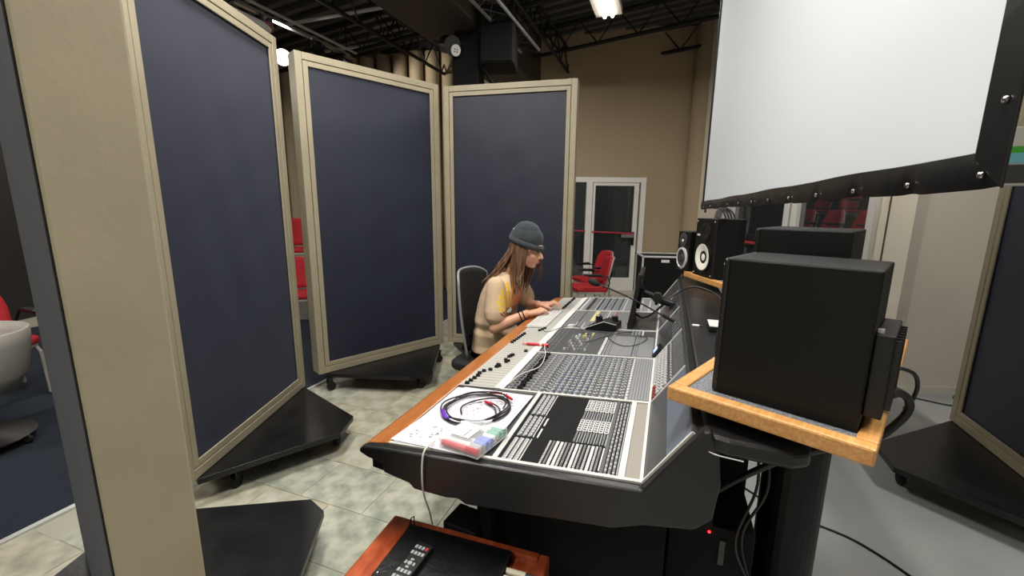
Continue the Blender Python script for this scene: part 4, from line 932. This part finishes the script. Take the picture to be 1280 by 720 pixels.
wn, wf = Vector((-.022, yc - .15, .842)), Vector((.0, yc + .04, .866))
b = B()
# torso and pelvis
for c_, rr in (((-.31, yc, .57), (.13, .16, .11)), ((-.305, yc, .70), (.10, .14, .14)), ((-.29, yc, .84), (.10, .145, .15)), ((-.245, yc, .95), (.095, .15, .11)), ((-.23, yc, 1.01), (.065, .135, .05))): ell(b, c_, rr)
caps(b, (-.235, yc, 1.0), (-.165, yc, 1.10), .06, .055); caps(b, (-.18, yc, 1.08), H(-.03, 0, -.03), .055, .058)
# head
ell(b, H(-.012, 0, .035), (.098, .076, .088), n=20, rot=hr); ell(b, H(.035, 0, -.03), (.060, .060, .075), n=20, rot=hr); ell(b, H(.055, 0, -.088), (.030, .030, .024), rot=hr)
ell(b, H(.078, 0, .035), (.020, .05, .028), rot=hr)
caps(b, H(.088, 0, .012), H(.112, 0, -.022), .008, .012); ell(b, H(.092, 0, -.030), (.014, .017, .008), rot=hr)
ell(b, H(.088, 0, -.055), (.010, .021, .006), rot=hr); ell(b, H(.085, 0, -.066), (.010, .018, .006), rot=hr)
for sy in (-1, 1):
    ell(b, H(.055, sy * .038, -.025), (.026, .022, .026), rot=hr); ell(b, H(-.01, sy * .078, -.012), (.018, .008, .030), rot=hr); caps(b, H(.0, sy * .045, -.05), H(.045, sy * .02, -.088), .026, .02)
# arms
for s_, e_, w_ in ((sn, en, wn), (sf, ef, wf)): caps(b, s_, e_, .047, .038); caps(b, e_, e_.lerp(w_, .45), .040, .038); caps(b, e_.lerp(w_, .4), w_, .038, .026)
# hands: palm, four fingers and a thumb, resting curled on the keys
def hand(w_, d_, side):
    d_ = Vector(d_).normalized(); s_ = Vector((-d_.y, d_.x, 0)).normalized() * side; up = Vector((0, 0, 1)); P = w_ + d_ * .045
    for k in range(4):
        o_ = s_ * (.027 - .018 * k); caps(b, w_ + d_ * .01 + o_ * .6, w_ + d_ * .082 + o_ + up * .006, .017, .0125)
    for k, ln in enumerate((.92, 1.0, .95, .76)):
        o_ = s_ * (.029 - .019 * k); a = w_ + d_ * .080 + o_ + up * .008; sp = s_ * (.010 - .006 * k)
        p1 = a + d_ * .036 * ln + up * .010 + sp * .6; p2 = p1 + d_ * .024 * ln - up * .010 + sp * .3; p3 = p2 + d_ * .012 * ln - up * .018
        caps(b, a, p1, .0096, .0088, 8); caps(b, p1, p2, .0088, .008, 8); caps(b, p2, p3, .008, .007, 8)
    t0 = w_ + d_ * .02 + s_ * .022; t1 = t0 + d_ * .035 + s_ * .026 - up * .006; t2 = t1 + d_ * .032 + s_ * .004 - up * .010
    caps(b, t0, t1, .015, .0115, 8); caps(b, t1, t2, .0112, .0085, 8)
hand(wn, (.75, .62, .02), 1); hand(wf, (.86, .25, .0), 1 if False else -1)
fuse('body', b, 'skin', .0045, 2)
# t-shirt
b = B()
def loft(bm, rings, n=36):
    R_ = []
    for (cx, cy, cz, a, w, tl_) in rings:
        q = []
        for k in range(n):
            t = 2 * PI * k / n; c_, s_ = math.cos(t), math.sin(t); ex = .8
            x = a * math.copysign(abs(c_) ** ex, c_); y = w * math.copysign(abs(s_) ** ex, s_)
            q.append(bm.verts.new((cx + x * math.cos(tl_), cy + y, cz - x * math.sin(tl_))))
        R_.append(q)
    for p, q in zip(R_, R_[1:]):
        for k in range(n): bm.faces.new((p[k], p[(k + 1) % n], q[(k + 1) % n], q[k]))
    bm.faces.new(R_[0][::-1]); bm.faces.new(R_[-1])
fold = lambda z: .006 * math.sin(z * 61) + .004 * math.sin(z * 97)
loft(b, [(-.305 + fold(z) * .5, yc, z, a + fold(z), w + fold(z), tl_) for z, a, w, tl_ in ((.53, .158, .190, 0), (.58, .158, .190, 0), (.62, .150, .186, 0), (.66, .142, .180, 0), (.70, .136, .176, .02), (.74, .132, .174, .04))]
     + [(-.30, yc, .78, .132, .172, .08), (-.288, yc, .84, .130, .172, .14), (-.270, yc, .90, .130, .174, .2), (-.250, yc, .96, .124, .176, .26), (-.238, yc, 1.005, .110, .172, .30), (-.228, yc, 1.04, .090, .135, .34), (-.212, yc, 1.07, .074, .090, .38), (-.200, yc, 1.085, .066, .074, .4)])
for s_, e_ in ((sn, en), (sf, ef)):
    d_ = (e_ - s_); caps(b, s_, s_ + d_ * .30, .062, .066, 20); caps(b, s_ + d_ * .25, s_ + d_ * .62, .065, .072, 20)
    caps(b, s_ + d_ * .62, s_ + d_ * .70, .073, .070, 20)
sh = fuse('t_shirt', b, 'skin', .007, 2)
# shirt cloth with the yellow-orange flat print on the chest
m = mat('tshirt_cloth', 'd0b696', .9, noise=.05, scale=14, bump=.35, bscale=18); X['tshirt'] = m; nt = m.node_tree; n_, l_ = nt.nodes, nt.links
bs = n_['Principled BSDF']; src = bs.inputs['Base Color'].links[0].from_socket
tc = n_.new('ShaderNodeTexCoord'); sp = n_.new('ShaderNodeSeparateXYZ'); l_.new(tc.outputs['Object'], sp.inputs[0])
def mth(op, a, b_=None, c=None):
    q = n_.new('ShaderNodeMath'); q.operation = op
    for i, v in enumerate((a, b_, c)):
        if v is None: continue
        if isinstance(v, (int, float)): q.inputs[i].default_value = v
        else: l_.new(v, q.inputs[i])
    return q.outputs[0]
dx_, dy_ = mth('ADD', sp.outputs[0], .27), mth('SUBTRACT', sp.outputs[1], yc)
yy = mth('DIVIDE', mth('ADD', mth('MULTIPLY', dx_, .643), mth('MULTIPLY', dy_, .766)), .145); zz = mth('DIVIDE', mth('SUBTRACT', sp.outputs[2], .905), .13)
nn_ = mth('SUBTRACT', mth('MULTIPLY', dx_, .766), mth('MULTIPLY', dy_, .643))
rr_ = mth('ADD', mth('POWER', mth('ABSOLUTE', yy), 2), mth('POWER', mth('ABSOLUTE', zz), 2)); inside = mth('MULTIPLY', mth('LESS_THAN', rr_, 1), mth('GREATER_THAN', nn_, .02))
ang_ = mth('ARCTAN2', mth('ADD', zz, 1.1), yy); rays = mth('GREATER_THAN', mth('SINE', mth('MULTIPLY', ang_, 46)), -.35)
mx1 = n_.new('ShaderNodeMix'); mx1.data_type = 'RGBA'; mx1.inputs[6].default_value = lin('e8c22c'); mx1.inputs[7].default_value = lin('e2622c'); l_.new(mth('MULTIPLY_ADD', yy, .9, .45), mx1.inputs[0])
mx3 = n_.new('ShaderNodeMix'); mx3.data_type = 'RGBA'; mx3.inputs[6].default_value = lin('8a4a2c'); l_.new(mx1.outputs[2], mx3.inputs[7]); l_.new(mth('GREATER_THAN', zz, -.35), mx3.inputs[0])
mx2 = n_.new('ShaderNodeMix'); mx2.data_type = 'RGBA'; l_.new(src, mx2.inputs[6]); l_.new(mx3.outputs[2], mx2.inputs[7]); l_.new(mth('MULTIPLY', inside, rays), mx2.inputs[0]); l_.new(mx2.outputs[2], bs.inputs['Base Color'])
sh.data.materials[0] = m
# a white patch low in the print
b = B(); lathe(b, [(0, .006), (.022, .004), (.026, 0)], 14, Matrix.Translation((-.172, yc - .10, .845)) @ Matrix.Rotation(math.radians(-40), 4, 'Z') @ Matrix.Rotation(math.radians(84), 4, 'Y')); obj('print_patch', b, 'kwhite', per)
# trousers and shoes
b = B()
ell(b, (-.31, yc, .54), (.15, .18, .08))
for sy in (-1, 1): caps(b, (-.29, yc + sy * .09, .53), (.05, yc + sy * .12, .53), .088, .07); caps(b, (.05, yc + sy * .12, .53), (.03, yc + sy * .13, .10), .066, .05)
fuse('trousers', b, 'jeans', .011, 2)
for sy in (-1, 1):
    b = B(); ell(b, (.03, yc + sy * .13, .05), (.055, .042, .048)); ell(b, (.11, yc + sy * .14, .038), (.085, .042, .036)); fuse('shoe', b, 'rubber', .009, 2)
# beanie
b = B(); ell(b, H(-.03, 0, .075), (.118, .098, .100), n=28, rot=hr); ell(b, H(-.035, 0, .125), (.088, .080, .064), n=24, rot=hr)
bmesh.ops.bisect_plane(b, geom=b.verts[:] + b.edges[:] + b.faces[:], plane_co=H(0, 0, .040), plane_no=hr @ Vector((-.12, 0, 1)), clear_inner=True)
bn = obj('beanie', b, 'beanie', per, smooth=True)
b = B(); ring = [];
for k in range(33):
    a = 2 * PI * k / 32; ring.append(H(-.022 + .108 * math.cos(a), .090 * math.sin(a), .046 - .012 * math.cos(a)))
tube(b, ring, .021, 10); 
for v in b.verts: pass
obj('beanie_cuff', b, 'beanie', per, smooth=True)
b = B(); caps(b, H(-.112, -.055, .115), H(-.118, -.057, .119), .004, .003); obj('beanie_pin', b, 'silver', per)
# hair: long locks falling from under the beanie over back and chest
locks = B(); random.seed(11)
def lock(p0, p1, p2, p3, r0): tube(locks, spline([p0, p1, p2, p3], 5), [r0 * (1 - .75 * (i / 15) ** 1.5) for i in range(16)], 6)
for k in range(64):
    a = -2.9 + 1.75 * (k / 63) if k % 2 else 2.9 - 1.8 * (k / 63)          # around the back and both sides, face left free
    ca, sa = math.cos(a), math.sin(a)
    p0 = H(-.02 + .096 * ca, .082 * sa, .055); p1 = H(-.02 + .108 * ca, .092 * sa, -.02)
    back = ca < -.35
    j = lambda s_: random.uniform(-s_, s_)
    if back: p2 = Vector((-.25 + j(.02), yc + .10 * sa + j(.02), 1.12 + j(.01))); p3 = Vector((-.345 + j(.02), yc + .15 * sa + j(.02), 1.01 + j(.04)))
    else: p2 = Vector((p1.x - .01 + j(.012), p1.y + (.01 if sa > 0 else -.012) + j(.01), 1.12 + j(.015))); p3 = Vector((-.115 + .06 * ca + j(.02), yc + (.085 if sa > 0 else -.12) + j(.025), .985 + j(.06)))
    lock(p0, p1, p2, p3, random.uniform(.010, .014))
for q in range(5):
    h0_ = H(.028 + q * .006, .084, .03); lock(h0_, h0_ + Vector((.008, .006, -.06)), h0_ + Vector((.008, .006, -.12)), h0_ + Vector((.018 + q * .002, .004, -.25 + .015 * q)), .0065)
obj('hair', locks, 'hair', per, smooth=True)
# face details
for sy in (-1, 1):
    b = B(); ell(b, H(.090, sy * .033, .010), (.006, .014, .005), rot=hr); obj('eye', b, 'kdark', per)
    b = B(); tube(b, [H(.094, sy * .018, .030), H(.096, sy * .034, .034), H(.088, sy * .048, .028)], .0028, 6); obj('eyebrow', b, 'hair', per)
b = B(); ell(b, H(.096, 0, -.055), (.006, .019, .0045), rot=hr); ell(b, H(.094, 0, -.064), (.006, .016, .005), rot=hr); obj('lips', b, 'lips', per)
for k, t in enumerate((.80, .90)):
    p = en.lerp(wn, t); dd = (wn - en).normalized(); q = dd.to_track_quat('Z', 'Y').to_matrix().to_4x4()
    b = B(); tube(b, [Matrix.Translation(p) @ q @ Vector(((.033 - .003 * k) * math.cos(a * PI / 9), (.033 - .003 * k) * math.sin(a * PI / 9), 0)) for a in range(19)], .0038, 6); obj('bracelet', b, 'rubber', per, smooth=True)
